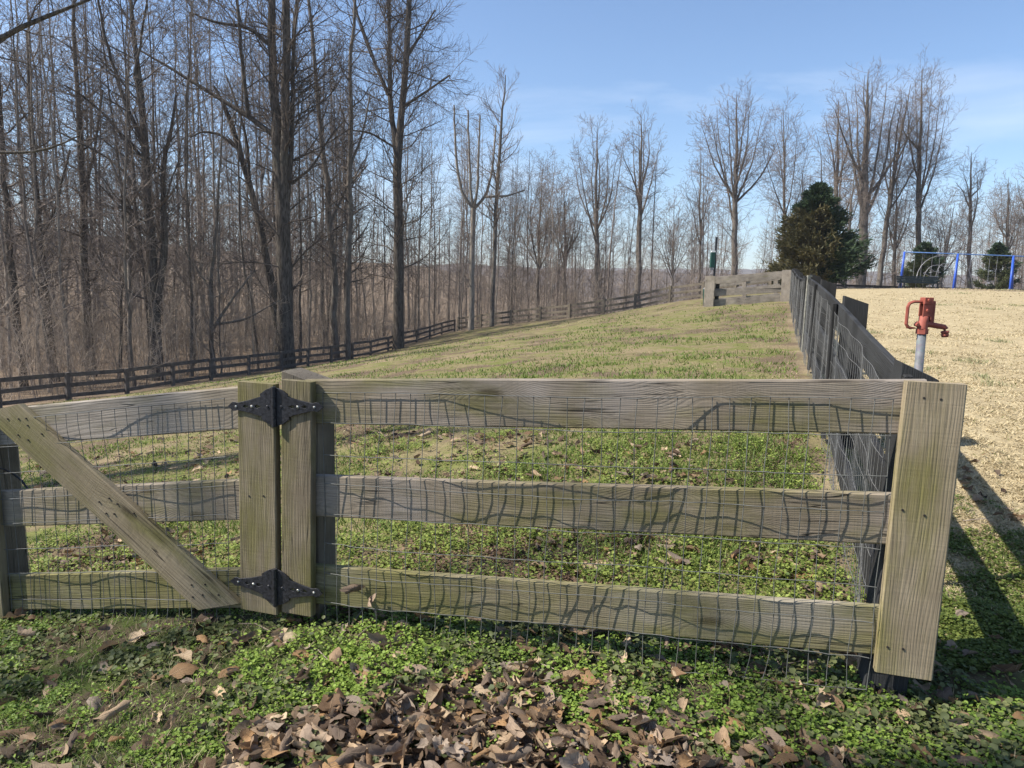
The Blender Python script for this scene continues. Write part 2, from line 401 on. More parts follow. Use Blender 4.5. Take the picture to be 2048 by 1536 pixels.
ctrl = [(*FR, 0.02), (*FL, -0.03), (*GL, -0.21), (0.2, 2.08, 0.0), (0, 1.2, -0.02), (-1, 1.2, -0.10), (1.3, 1.2, 0.05), (0, 0, 0.0), (0, -6, 0.1), (6, -6, 0.4), (-8, -6, -1.0), (-6, 2, -0.95), (-3.2, 3.0, -0.46)]
ctrl += [tuple(q) for q in LF] + [tuple(q) for q in FF] + [tuple(LF0[0])]
ctrl += [tuple(at(1616, 752, 6.65)), tuple(at(1584, 672, 11.8)), tuple(at(1580, 602, 21.5)), tuple(at(1416, 613, 22.0)), tuple(at(1640, 905, 4.2)), tuple(at(1720, 1215, 2.45))]
ctrl += [tuple(at(1805, 577, 48)), tuple(at(2030, 584, 48)), tuple(at(1640, 574, 46)), tuple(at(1700, 577, 46))]
ctrl += [(4, 3, 0.12), (10, 8, 0.45), (16, 22, 0.95), (30, 10, 0.9), (40, 30, 1.2), (60, 45, 1.0)]
ctrl += [(-20, 40, -3.9), (-38, 40, -4.3), (-38, 20, -4.0), (-30, 65, -4.4), (-60, 70, -4.6), (-12, 80, -4.6), (8, 75, -3.6), (25, 62, 0.3), (40, 65, 0.6), (60, 65, 0.2), (30, 100, -6), (60, 110, -6), (-10, 120, -4), (-60, 120, -3), (-30, 6, -3.4), (-20, -8, -2.2), (90, 20, 1.0), (90, 80, -3), (-90, 20, -5), (-90, 80, -5), (0, -25, 0.3), (-50, -20, -3), (50, -20, 1.2)]
ctrl = np.array(ctrl)
def _phi(r2): return 0.5 * r2 * np.log(r2 + 1e-9)
_n = len(ctrl); _K = _phi(((ctrl[:, None, :2] - ctrl[None, :, :2]) ** 2).sum(-1)) + np.eye(_n) * 0.02
_Pm = np.concatenate([np.ones((_n, 1)), ctrl[:, :2]], 1)
_A = np.block([[_K, _Pm], [_Pm.T, np.zeros((3, 3))]])
_sol = np.linalg.solve(_A, np.concatenate([ctrl[:, 2], np.zeros(3)]))
def H0(x, y):
    x = np.atleast_1d(np.asarray(x, float)); y = np.atleast_1d(np.asarray(y, float))
    out = np.empty(len(x))
    for i in range(0, len(x), 40000):
        q = np.stack([np.clip(x[i:i + 40000], -95, 95), np.clip(y[i:i + 40000], -28, 122)], 1)
        r2 = ((q[:, None] - ctrl[None, :, :2]) ** 2).sum(-1)
        out[i:i + 40000] = _phi(r2) @ _sol[:_n] + _sol[_n] + q @ _sol[_n + 1:]
    r = np.hypot(x, y)
    hill = smooth(y, 100, 220) * smooth(-x + 0.10 * y, -20, 60) * 12 + smooth(-x, 70, 170) * 10
    flat = smooth(r, 130, 260)
    return out * (1 - flat) + flat * (-6) + hill
def H(x, y):
    x = np.atleast_1d(np.asarray(x, float)); y = np.atleast_1d(np.asarray(y, float))
    r = np.hypot(x, y)
    return H0(x, y) + (fbm(x, y, 2.3, 1) - 0.5) * 0.08 * smooth(r, 1.5, 4) + (fbm(x, y, 9, 2) - 0.5) * 0.022
def HZ(x, y): return float(H(x, y)[0])
def sd_side(x, y):   # >0 right of the side fence line
    return (x - SF0[0]) * SFD[1] - (y - SF0[1]) * SFD[0]
_lfd = nrm((LF[-1] - LF[0])[:2]); _ffd = nrm((FF[-1] - FF[0])[:2])
def sd_wood(x, y):   # >0 beyond the fences, in the woods
    a = -((x - LF[0][0]) * _lfd[1] - (y - LF[0][1]) * _lfd[0])
    b = -((x - FF[0][0]) * _ffd[1] - (y - FF[0][1]) * _ffd[0])
    return np.maximum(a, b)
def sd_front(x, y):  # >0 behind the front fence
    d = nrm(FR - FL); return -(x - FL[0]) * d[1] + (y - FL[1]) * d[0]

G = 290
u = np.linspace(-1, 1, G); ax = 1.4; bx = math.asinh(1500 / ax)
gx = ax * np.sinh(bx * u) + 0.2; gy = ax * np.sinh(bx * u) + 2.2
XX, YY = np.meshgrid(gx, gy); xf, yf = XX.ravel(), YY.ravel()
ZZ = H(xf, yf)
ii = (np.arange(G - 1)[:, None] * G + np.arange(G - 1)[None]).ravel()
me = np_mesh('ground', np.stack([xf, yf, ZZ], 1), [np.stack([ii, ii + 1, ii + G + 1, ii + G], 1)], True)
zr = smooth(sd_side(xf, yf) + (fbm(xf, yf, 1.2, 5) - .5) * 1.0, -0.1, 0.5) * smooth(yf + (fbm(xf, yf, 1.5, 6) - .5) * 0.8, 2.0, 2.7)
zw = smooth(sd_wood(xf, yf) + (fbm(xf, yf, 0.5, 7) - .5) * 4, -2.0, 1.0)
zf = 1 - smooth(sd_front(xf, yf), -0.05, 0.5)
vcol(me, np.stack([zr, zw, zf], 1), 'Zone')
gm = NT('ground_cover_soil'); p = gm.pos(); zone = gm.sep(gm.attr('Zone').outputs['Vector'])
n1 = gm.noise(p, 0.55, 5, 0.6); n2 = gm.noise(p, 3.1, 5, 0.65); n3 = gm.noise(p, 26, 4, 0.7); n4 = gm.noise(p, 0.23, 3)
lawn = gm.mix(gm.mr(n2, 0.42, 0.6), (0.227, 0.185, 0.101), (0.160, 0.168, 0.055))
lawn = gm.mix(gm.mr(n1, 0.52, 0.66), lawn, (0.252, 0.197, 0.118))
lawn = gm.mix(gm.mr(n4, 0.55, 0.68, 0, 0.5), lawn, (0.126, 0.084, 0.060))
lawn = gm.mix(gm.ma('MULTIPLY', gm.mr(gm.noise(p, 0.95, 4, 0.6), 0.50, 0.60), 0.8), lawn, (0.143, 0.101, 0.074))
fore = gm.mix(gm.mr(n2, 0.45, 0.58), (0.071, 0.055, 0.039), (0.046, 0.063, 0.018))
dry = gm.mix(gm.mr(n2, 0.35, 0.7), (0.470, 0.386, 0.235), (0.361, 0.286, 0.168))
litter = gm.mix(gm.mr(n3, 0.35, 0.65), (0.15, 0.11, 0.078), (0.34, 0.255, 0.175))
litter = gm.mix(gm.mr(n1, 0.4, 0.65, 0, 0.6), litter, (0.13, 0.10, 0.075))
c = gm.mix(zone[2], lawn, fore); c = gm.mix(zone[0], c, dry); c = gm.mix(zone[1], c, litter)
c = gm.mix(gm.mr(n3, 0.3, 0.7, 0.0, 0.55), c, gm.mix(0.6, c, (0.03, 0.024, 0.016)))
gm.color(c); gm.rough(0.95); gm.b.inputs['Specular IOR Level'].default_value = 0.05
gm.bump(gm.ma('ADD', n3, gm.ma('MULTIPLY', n2, 0.5)), 0.8, 0.02)
ground = obj('ground', me, gm.m); tag(ground, kind='structure')

# far ridges beyond the valley
def ridge(name, y, zb, z_of_x, x0, x1, seed, col):
    n = 500; xs = np.linspace(x0, x1, n); rng = np.random.default_rng(seed)
    top = z_of_x(xs) + (fbm(xs, xs * 0, 0.02, seed, 4) - .5) * 5 + rng.normal(0, 0.6, n)
    prof = np.linspace(0, 1, 14)
    V = np.zeros((n, 14, 3)); V[:, :, 0] = xs[:, None]
    V[:, :, 1] = y + (prof[None] * 260 - 130) 
    V[:, :, 2] = zb + (top[:, None] - zb) * np.sin(prof * math.pi)[None] ** 0.8 + (fbm(xs[:, None] + 0 * prof[None], prof[None] * 90 + 0 * xs[:, None], 0.03, seed + 3, 4) - .5) * 5 * np.sin(prof * math.pi)[None]
    i = (np.arange(n - 1)[:, None] * 14 + np.arange(13)[None]).ravel()
    me = np_mesh(name, V.reshape(-1, 3), [np.stack([i, i + 14, i + 15, i + 1], 1)], True)
    m = NT(name + '_woods'); pp = m.pos()
    q = m.noise(m.vm('MULTIPLY', pp, (1, 0.3, 0.6)), 0.35, 6, 0.7)
    m.color(m.mix(m.mr(q, 0.35, 0.65), tuple(k * 0.65 for k in col), col)); m.rough(1.0); m.b.inputs['Specular IOR Level'].default_value = 0.0
    return tag(obj(name, me, m.m), kind='structure')
ridge('hills', 520, -30, lambda x: 11 + 4 * np.sin(x / 190 + 1.2) - 6 * smooth(x, 150, 420), -700, 800, 4, (0.14, 0.115, 0.10))
ridge('distant_hills', 1050, -40, lambda x: 26 + 9 * np.sin(x / 300), -1300, 1500, 9, (0.15, 0.13, 0.115))

# ------------------------------------------------------------------ front fence and gate
NF = np.array([-0.263, -0.965, 0.0]); NF = nrm(NF)            # outward, towards the camera
def V3(a): return np.array(a, float)
tops_R, tops_L = V3((1.022, 1.863, -0.22 + CZ)), V3((-0.625, 2.312, -0.326 + CZ))
fdir = nrm(tops_R - tops_L); Zu = V3((0, 0, 1))
fence = empty('fence', (tops_R[0], tops_R[1], 0), 'short weathered grey board fence with wire mesh, right of the gate', 'fence')
T = 0.027; HB = 0.14
def onfence(px, py, out=0.0):
    """point of the front-fence plane (front face of the rails) seen at a pixel, pushed out along its normal"""
    d = CF + CR * (px - PW / 2) / FPX + CU * (PH / 2 - py) / FPX
    o0 = V3((0, 0, CZ)); k = np.dot(tops_L + NF * out - o0, NF) / np.dot(d, NF)
    return o0 + d * k
rail_px = [((612, 803), (1852, 815)), ((622, 992), (1835, 1042)), ((625, 1170), (1820, 1268))]
rail_hw = [0.146, 0.14, 0.138]
for (a, b), hh, mt in zip(rail_px, rail_hw, (M['rail'], M['rail'], M['rail_low'])):
    A, B = onfence(*a) - NF * T / 2, onfence(*b) - NF * T / 2
    board('rail', A, B, NF, hh, T, mt, fence)
def nailheads(parent, pts, normal, r=0.0045, mat='nail', name='nail_hole'):
    for q in pts:
        a = Acc(); a.caps([q - normal * 0.004, q + normal * 0.0012], r, 8); a.build(name, M[mat], parent)
# corner face board
tA, bA = onfence(1873, 766, 0.03), onfence(1806, 1353, 0.03)
fb = board('face_board', bA - NF * 0.0135, tA - NF * 0.0135, NF, 0.143, 0.029, M['face'], fence, 0.0018)
tB, bB = onfence(592, 762, 0.032), onfence(594, 1228, 0.032)
board('face_board', bB - NF * 0.0145, tB - NF * 0.0145, NF, 0.112, 0.031, M['face_dark'], fence, 0.0015)
nailheads(fence, [onfence(*q, 0.0300) for q in [(1848, 796), (1882, 799), (1805, 1020), (1849, 1031), (1775, 1294), (1806, 1298)]], NF, 0.0032)
def slant_cut(drop):
    def f(V):   # slanted top: end at +X, lower on one thickness side
        k = (V[-1, :, 1] - V[-1, :, 1].min()) / (np.ptp(V[-1, :, 1]) + 1e-9)
        V[-1, :, 0] -= k * drop
    return f
def slant_cut_z(drop):
    def f(V):
        k = (V[-1, :, 2] - V[-1, :, 2].min()) / (np.ptp(V[-1, :, 2]) + 1e-9)
        V[-1, :, 0] -= np.clip(k * 1.4 - 0.4, 0, 1) * drop
    return f
# posts behind the rails (slanted tops)
pt = onfence(617, 741, -0.10); pb = np.array([pt[0] - 0.0, pt[1], HZ(pt[0], pt[1]) - 0.15])
board('post', pb, pt, NF, 0.135, 0.12, M['greywood'], fence, 0.002, slant_cut_z(0.035))
pt2 = onfence(1852, 774, -0.09); pb2 = np.array([pt2[0] - 0.05, pt2[1], HZ(pt2[0], pt2[1]) - 0.15])
board('post', pb2, pt2, NF, 0.11, 0.11, M['blackwood'], fence, 0.002)

def mesh_panel(parent, A, B, normal, height, bulge, sx=0.0508, sz=0.1016, r=0.00122, seed=1, lower_mess=0.3, mat='wire', sides=4, sub=None):
    """welded wire: A,B top corners, vertical down. bulge(s,h) pushes it out along normal."""
    rng = np.random.default_rng(seed)
    A, B = V3(A), V3(B); L = np.linalg.norm(B - A); d = (B - A) / L
    nx = int(L / sx) + 1; nzr = int(height / sz) + 1
    sub = sub or 4
    hs = np.linspace(0, (nzr - 1) * sz, (nzr - 1) * sub + 1); ss = np.arange(nx) * sx
    amp = lower_mess
    jx = rng.normal(0, 1, (nx, nzr)) * 0.0035 * amp
    jx = np.stack([np.interp(hs, np.arange(nzr) * sz, q) for q in jx])
    low = smooth(hs, height * 0.78, height)
    jx += rng.normal(0, 1, (nx, 1)) * 0.016 * low[None] * amp
    S, Hh = np.meshgrid(ss, hs, indexing='ij')
    Pv = A + (S + jx)[..., None] * d - Hh[..., None] * Zu + bulge(S, Hh)[..., None] * normal
    acc = Acc(); acc.add(*tubes(Pv, np.full(S.shape, r), sides))
    s2 = np.linspace(0, (nx - 1) * sx, (nx - 1) * 2 + 1); h2 = np.arange(nzr) * sz
    S2, H2 = np.meshgrid(s2, h2); 
    jz = rng.normal(0, 1, (nzr, 1)) * 0.002
    jz = jz + (np.sin(S2 * 5 + rng.uniform(0, 6, (nzr, 1))) * 0.0022 * (1 + 2.0 * (h2[:, None] > height * .8)) + rng.normal(0, 0.0009, S2.shape)) * amp
    Ph = A + S2[..., None] * d - (H2 + jz)[..., None] * Zu + (bulge(S2, H2) + r * 1.6)[..., None] * normal
    acc.add(*tubes(Ph, np.full(S2.shape, r), sides))
    return acc.build('wire_mesh', M[mat], parent, True)
LS = np.linalg.norm(tops_R - tops_L)
def bulge_front(s, h):
    x = s / LS
    b = 0.009 + 0.006 * np.sin(x * 9.0 - 1.9 + h * 2.5) + 0.005 * np.sin(x * 21 + h * 7 + 1.0)
    top = np.exp(-((h - 0.0) / 0.17) ** 2)
    b += 0.034 * np.exp(-((x - 0.53) / 0.13) ** 2) * top - 0.006 * np.exp(-((x - 0.2) / 0.13) ** 2) * top - 0.006 * np.exp(-((x - 0.86) / 0.13) ** 2) * top
    b += 0.010 * np.exp(-((x - 0.52) / 0.12) ** 2) * np.exp(-((h - 0.34) / 0.12) ** 2)
    b += np.interp(h, [0, .1, .26, .43, .57, .73, .9], [0, .006, .013, .003, .013, .003, .006]) + 0.0025 * np.sin(s * 47 + 3 * np.sin(s * 7)) * smooth(h, .1, .3)
    return np.clip(b, 0.004, 0.06) * smooth(x, -0.02, 0.06) + 0.002 + 0.03 * smooth(h, 0.8, 0.95)
mesh_panel(fence, onfence(648, 785, 0.0), onfence(1812, 797, 0.0), NF, 0.925, bulge_front, seed=5, lower_mess=0.75)

# gate
gloc = onfence(300, 1250); gate = empty('gate', (gloc[0], gloc[1], HZ(gloc[0], gloc[1])), 'wooden gate with a diagonal brace and black strap hinges', 'gate')
g_rails = [((-75, 861), (486, 815)), ((-70, 1021), (488, 1000)), ((-55, 1186), (490, 1178))]
gm_ = [M['gatewood'], M['gatewood'], M['rail_low']]
for (a, b), mt in zip(g_rails, gm_):
    A, B = onfence(*a, 0.0) - NF * T / 2, onfence(*b, 0.0) - NF * T / 2
    board('rail', A, B, NF, 0.143, T, mt, gate)
A, B = onfence(517, 1224, 0.034), onfence(511, 766, 0.034)
board('stile', A - NF * 0.0155, B - NF * 0.0155, NF, 0.142, 0.033, M['face_dark'], gate, 0.0015)
A, B = onfence(-12, 1240, 0.034), onfence(-45, 836, 0.034)
board('stile', A - NF * 0.0155, B - NF * 0.0155, NF, 0.10, 0.033, M['brace'], gate, 0.0015)
def brace_cut(V):
    # level cuts: the board runs down at ~41 degrees
    z = V[0, :, 2]; k = (z - z.min()) / np.ptp(z)
    V[0, :, 0] += (1 - k) * 0.125; V[-1, :, 0] -= k * 0.115
    n = V.shape[0]
    for i in range(1, n - 1):
        t = i / (n - 1); V[i, :, 0] = V[0, :, 0] * (1 - t) + V[-1, :, 0] * t
A, B = onfence(-24, 796, 0.030), onfence(458, 1236, 0.030)
board('brace', A - NF * 0.0145, B - NF * 0.0145, NF, 0.142, 0.0275, M['brace'], gate, 0.0015, brace_cut, 12)
nailheads(gate, [onfence(*q, 0.0300) for q in [(15, 838), (37, 838), (52, 837), (36, 870), (55, 851), (56, 880), (83, 868), (198, 1004), (218, 997), (234, 1008), (212, 1027), (228, 1028), (267, 1027), (383, 1170), (410, 1169), (385, 1194), (437, 1190), (405, 1190)]], NF, 0.0034)
nailheads(gate, [onfence(*q, 0.0342) for q in [(498, 992), (527, 992)]], NF, 0.0034)
nailheads(fence, [onfence(*q, 0.0322) for q in [(579, 998), (602, 998)]], NF, 0.0034)
def bulge_gate(s, h):
    b = 0.012 + 0.005 * np.sin(s * 5 + h * 4) + 0.009 * np.exp(-((s - 0.55) / 0.2) ** 2) * np.exp(-((h - 0.03) / 0.12) ** 2) * 2.2 + 0.006 * np.sin(s * 13 + 2) * smooth(h, 0.1, 0.3)
    return np.clip(b, 0.002, 0.05) + 0.02 * smooth(h, 0.7, 0.95)
mesh_panel(gate, onfence(-60, 846, 0.0), onfence(468, 793, 0.0), NF, 0.925, bulge_gate, seed=9, lower_mess=0.7, mat='wire_dull')

def hinge(px, py, parent, tilt, yaw, drop):
    c = onfence(px, py, 0.036)
    h = empty('hinge', c - np.array(parent.location), None, None)
    h.parent = parent
    for k in ('label', 'category'):
        if k in h: del h[k]
    xl = nrm(fdir * math.cos(tilt) - Zu * math.sin(tilt)); 
    for sgn in (-1, 1):
        cu = bpy.data.curves.new('leaf', 'CURVE'); cu.dimensions = '2D'; cu.fill_mode = 'BOTH'; cu.extrude = 0.0016; cu.bevel_depth = 0.0006
        def spl(pts):
            sp = cu.splines.new('POLY'); sp.points.add(len(pts) - 1); sp.use_cyclic_u = True
            for q, (x, y) in zip(sp.points, pts): q.co = (x, y, 0, 1)
        up = [(0.004, 0.064), (0.028, 0.056), (0.052, 0.041), (0.050, 0.033), (0.095, 0.021), (0.140, 0.012), (0.152, 0.0145), (0.160, 0.014), (0.178, 0.0)]
        spl(up + [(x, -y) for x, y in up[::-1][1:]])
        for cx, w, hh in ((0.062, 0.015, 0.0065), (0.108, 0.013, 0.006)):
            spl([(cx + w * f, hh * g) for f, g in ((0.9, 0), (0.55, 0.85), (0.2, 0.95), (-0.4, 0.45), (-0.95, 0.05), (-0.95, -0.05), (-0.4, -0.45), (0.2, -0.95), (0.55, -0.85))])
        o = bpy.data.objects.new('leaf', cu); COL.objects.link(o)
        dg = bpy.context.evaluated_depsgraph_get(); me = bpy.data.meshes.new_from_object(o.evaluated_get(dg)); bpy.data.objects.remove(o)
        x = xl * sgn
        if yaw: x = nrm(x + NF * (yaw if sgn < 0 else -0.0))
        y = nrm(Zu - np.dot(Zu, x) * x); z = nrm(np.cross(x, y)) * 1.0
        l = obj('leaf', me, M['black_iron'], h); l.data.materials.clear(); l.data.materials.append(M['black_iron'])
        mm = Matrix((tuple(x), tuple(y), tuple(z))).transposed().to_4x4(); mm.translation = Vector([float(q) for q in NF * 0.004]); l.matrix_local = mm
        for sx, rr in ((0.026, 0.0055), (0.086, 0.0048), (0.146, 0.0042)):
            a = Acc(); b = c + x * sx + NF * 0.0035
            a.caps([b, b + NF * 0.003, b + NF * 0.0055], [rr, rr, rr * 0.6], 8); a.build('screw', M['screw'] if sx > 0.05 else M['black_iron'], h)
    a = Acc()
    for z0, z1 in ((-0.066, -0.035), (-0.034, -0.001), (0.0, 0.034), (0.035, 0.066)):
        a.caps([c + NF * 0.009 + Zu * z0, c + NF * 0.009 + Zu * z1], 0.0075, 12)
    a.build('pin', M['black_iron'], h)
hinge(551, 813, gate, 0.0, 0, 0); hinge(553, 1173, gate, 0.05, 0, 0)

# latch post beyond the gate's free end and the cable hanging from it
lp = onfence(8, 1190, -0.12); lz = HZ(lp[0], lp[1])
post = empty('gate_post', (lp[0], lp[1], lz), 'square wooden post behind the free end of the gate', 'post')
board('post', onfence(22, 1190, -0.12) * V3((1, 1, 0)) + V3((0, 0, lz - .2)), onfence(-14, 830, -0.12), NF, 0.12, 0.10, M['greywood'], post, 0.002)
ca = Acc(); pts = [onfence(-60, 925, -0.05), onfence(-20, 932, -0.05), onfence(6, 938, -0.05), onfence(28, 949, -0.05), onfence(44, 962, -0.05), onfence(56, 978, -0.05), onfence(61, 990, -0.045), onfence(62, 1015, -0.05)]
ca.tube(pts, 0.004, 8); tag(ca.build('cable', M['rubber'], None, True), 'black rubber cable looping from the latch post behind the gate', 'cable')

# ------------------------------------------------------------------ side fence (faded black) going back on the right
SN = np.array([-SFD[1], SFD[0], 0.0])      # inward, towards the pen
SD3 = np.array([SFD[0], SFD[1], 0.0])
side = empty('fence', (SF0[0], SF0[1], HZ(*SF0)), 'long faded black board fence with mesh running back from the corner post', 'fence')
SLEN = float(np.linalg.norm(SF1 - SF0)); NST = 8; SSP = SLEN / NST
st_top = []
top_px = [(1868, 765), (1690, 604), (1641, 566), None, None, None, None, None, (1584, 541)]
for k in range(NST + 1):
    s = SSP * k; x, y = SF0 + SFD * s
    g = float(H0(x, y)[0]); st_top.append(np.array([x, y, g + 0.93]))
st_top[0][2] = tops_R[2] + 0.0
for k, (px, py) in ((1, (1682, 606)), (2, (1634, 568))):
    st_top[k][2] = at(px, py, st_top[k][1])[2]
for k in range(NST):
    A0, B0 = st_top[k] + SN * 0.0, st_top[k + 1] + SN * 0.0
    if k == 0: A0 = A0 + SD3 * 0.02
    for z in (0.072, 0.395, 0.72):
        j = 0.002 * ((k * 7 + int(z * 10)) % 3 - 1)
        board('rail', A0 - Zu * (z + j) + SD3 * 0.002, B0 - Zu * (z + j) - SD3 * 0.002, SN, 0.142, 0.025, M['blackwood'], side, 0.0015, n=8)
for k in range(NST + 1):
    q = st_top[k]; g = float(H0(q[0], q[1])[0])
    if k:
        f0 = q + SN * 0.029
        board('face_board', f0 * V3((1, 1, 0)) + V3((0, 0, g + 0.03)), f0 - Zu * 0.005, SN, 0.13, 0.026, M['blackwood'], side, 0.0015, n=6)
    o0 = q - SN * (0.083 if k else 0.03) + SD3 * (0 if k else 0.12)
    board('post', o0 * V3((1, 1, 0)) + V3((0, 0, g - 0.2)), o0 + Zu * (0.0 if k else -0.01), SN, 0.13, 0.135 if k else 0.10, M['blackwood'], side, 0.002, slant_cut(-0.045), n=6)
for k in range(NST):
    A0 = st_top[k] + SN * 0.016 - Zu * 0.05; B0 = st_top[k + 1] + SN * 0.016 - Zu * 0.05
    if k == 0: A0 = A0 + SD3 * 0.08
    sub = 2 if k < 3 else 1
    Lk = np.linalg.norm(B0 - A0)
    mesh_panel(side, A0, B0, SN, 0.93, lambda s, h, k=k: 0.004 + 0.010 * (1 + np.sin(s * 4.2 + h * 3 + k)) + 0.006 * np.sin(s * 11 + k), seed=20 + k, lower_mess=0.6, sub=sub, sides=3 if k else 4, r=0.0010, mat='wire_dark')
tp = at(1606, 690, 8.9); tp[2] = HZ(tp[0], tp[1])
stake = empty('stake', tp, 'thin pale stake standing against the inside of the black fence', 'stake')
a = Acc(); top = at(1619, 553, 8.7); a.box((tp + top) / 2 - V3((0, 0, .05)), (0.036, 0.026, top[2] - tp[2] + 0.1)); a.build('shaft', M['tpost'], stake)
a = Acc(); a.box(top + V3((0, 0, 0.004)), (0.05, 0.045, 0.02)); a.build('cap', M['tpost'], stake)

# ------------------------------------------------------------------ yard hydrant
hy = at(1845, 742, 2.62); hz = HZ(hy[0], hy[1]); hyd = empty('hydrant', (hy[0], hy[1], hz), 'red iron yard hydrant on a galvanised pipe behind the corner post', 'hydrant')
S = 2.62 / FPX      # metres per photo pixel at the hydrant
def hp(dx, dy, dz=0.0): # px right, px down from pipe top (1843,667)
    b = at(1843.5, 667, 2.62); return b + V3((dx * S, dz, -dy * S))
a = Acc(); a.caps([V3((hy[0], hy[1], hz - .1)), hp(0, 0)], 0.0152, 20); a.build('pipe', M['galv'], hyd, True)
a = Acc(); ang = np.arange(6)
a.caps([hp(0, 1), hp(0, -9)], 0.0205, 6); a.build('hex_collar', M['pump'], hyd)
a = Acc(); a.caps([hp(0, -8), hp(0, -10), hp(0, -23), hp(1, -24), hp(1, -34), hp(1, -35)], [0.0185, 0.0178, 0.0175, 0.0168, 0.0165, 0.013], 20); a.build('head', M['pump'], hyd, True)
a = Acc()   # upright bracket: two cheeks and a cap
a.box(hp(2, -47, -0.012), (0.030, 0.004, 26 * S)); a.box(hp(2, -47, 0.014), (0.030, 0.004, 26 * S))
a.box(hp(11, -44, 0.001), (0.006, 0.030, 34 * S)); a.box(hp(3, -65, -0.001), (0.032, 0.034, 13 * S)); a.box(hp(16, -44, 0.004), (0.016, 0.02, 42 * S))
bk = a.build('bracket', M['pump'], hyd); bv = bk.modifiers.new('bevel', 'BEVEL'); bv.width = 0.0016; bv.segments = 2
for bb_ in ([hp(2, -66, -0.024), hp(2, -66, -0.014)], [hp(2, -46, -0.022), hp(2, -46, -0.008)]):
    a = Acc(); a.caps(bb_, 0.0053, 6); a.build('bolt', M['pump'], hyd)
a = Acc(); a.caps([hp(1, -34), hp(1, -58)], 0.0048, 10); a.build('rod', M['galv'], hyd, True)
a = Acc(); a.tube([hp(0, -63), hp(-22, -62.5), hp(-30, -59), hp(-33, -52), hp(-33, -18), hp(-29, -12), hp(-24, -10.5), hp(-8, -10.5)], [0.0058] * 8, 6)
hd = a.build('handle', M['pump'], hyd)
a = Acc(); a.caps([hp(-14, -20), hp(-9, -17), hp(-4, -16)], [0.009, 0.010, 0.009], 8); a.caps([hp(-13, -17, -0.014), hp(-13, -17, 0.006)], 0.006, 8); a.build('pivot_lug', M['pump'], hyd)
a = Acc(); a.tube([hp(6, -19), hp(16, -18), hp(36, -15), hp(43, -14), hp(46, -11), hp(45.5, -5)], [0.0115, 0.0105, 0.0098, 0.0098, 0.0105, 0.0105], 14); a.build('spout', M['pump'], hyd, True)
a = Acc(); a.caps([hp(45.5, -6), hp(46, -3), hp(46, -2), hp(46.3, 0), hp(46.4, 1), hp(46.6, 3), hp(46.6, 4), hp(46.8, 6)], [0.0135, 0.0145, 0.012, 0.012, 0.013, 0.013, 0.0112, 0.0112], 16); a.build('hose_thread', M['pump'], hyd, True)

# ------------------------------------------------------------------ far end of the pen
fg = at(1495, 608, 21.8); fgr = empty('fence', (fg[0], fg[1], HZ(fg[0], fg[1])), 'grey board fence panel closing the far end of the pen', 'fence')
FA, FB = at(1428, 0, 22.2)[:2], at(1570, 0, 21.3)[:2]
fn = nrm(V3((FB[1] - FA[1], -(FB[0] - FA[0]), 0)))
for (pa, pb, hh) in (((1418, 562), (1572, 549), 0.22), ((1430, 580), (1566, 573), 0.07), ((1418, 587), (1572, 578), 0.19), ((1418, 607), (1572, 597), 0.21)):
    board('rail', at(*pa, 22.1), at(*pb, 21.4), fn, hh, 0.03, M['silverwood'], fgr, 0.003, n=6)
for px, yt, yb, w in ((1420, 552, 616, 0.30), (1573, 540, 606, 0.25)):
    Yd = 22.0 if px < 1500 else 21.3
    b, t_ = at(px - 3, yb, Yd), at(px + 1, yt, Yd)
    board('face_board', b + fn * 0.035 - V3((0, 0, .03)), t_ + fn * 0.035, fn, w, 0.04, M['silverwood'], fgr, 0.003, n=5)
b = at(1432, 612, 22.15); board('post', b, at(1436, 556, 22.15), fn, 0.11, 0.1, M['blackwood'], fgr, n=4)
mesh_panel(fgr, at(1434, 560, 22.06) , at(1564, 548, 21.36), fn, 0.85, lambda s, h: 0.004 + 0 * s, sub=1, sides=3, seed=71, lower_mess=.4, mat='wire_dull')
fg2 = at(1505, 598, 25.5); fgb = empty('fence', (fg2[0], fg2[1], HZ(fg2[0], fg2[1])), 'second grey board fence just behind the far end panel', 'fence')
for (pa, pb) in (((1420, 572), (1560, 556)), ((1420, 589), (1560, 571)), ((1420, 601), (1560, 590))):
    board('rail', at(*pa, 25.8), at(*pb, 25.2), fn, 0.13, 0.03, M['silverwood'], fgb, 0.003, n=6)
for px in (1489, 1552):
    b = at(px, 600, 25.5); board('post', b * V3((1, 1, 0)) + V3((0, 0, HZ(b[0], b[1]) - .1)), at(px, 553, 25.5), fn, 0.14, 0.12, M['silverwood'], fgb, n=4)

ws = at(1424, 620, 24.0); ws[2] = HZ(ws[0], ws[1]); wst = empty('pet_waste_station', ws, 'dark green bag dispenser on a black pole behind the far fence panel', 'dispenser')
a = Acc(); a.box((ws + at(1433, 474, 24.0)) / 2, (0.06, 0.06, at(1433, 474, 24.0)[2] - ws[2])); a.build('pole', M['black_iron'], wst)
bx_ = at(1425, 520, 23.9); a = Acc(); a.box(bx_, (0.14, 0.12, 0.50)); o = a.build('dispenser_box', M['green_plastic'], wst); o.modifiers.new('bevel', 'BEVEL').width = 0.012
a = Acc(); a.box(bx_ + V3((0.01, 0, 0.275)), (0.13, 0.1, 0.05)); a.build('lid', M['white'], wst)
a = Acc(); a.box(bx_ + V3((-0.02, 0, -0.29)), (0.10, 0.09, 0.07)); a.build('bag_slot', M['pale_steel'], wst)
bn = at(1412, 605, 24.2); bn[2] = HZ(bn[0], bn[1]); bin_ = empty('bin', bn, 'small green waste bin beside the far fence panel', 'bin')
a = Acc(); a.caps([bn, bn + V3((0, 0, 0.52)), bn + V3((0, 0, .55))], [0.10, 0.12, 0.125], 16); a.build('bucket', M['green_plastic'], bin_, True)
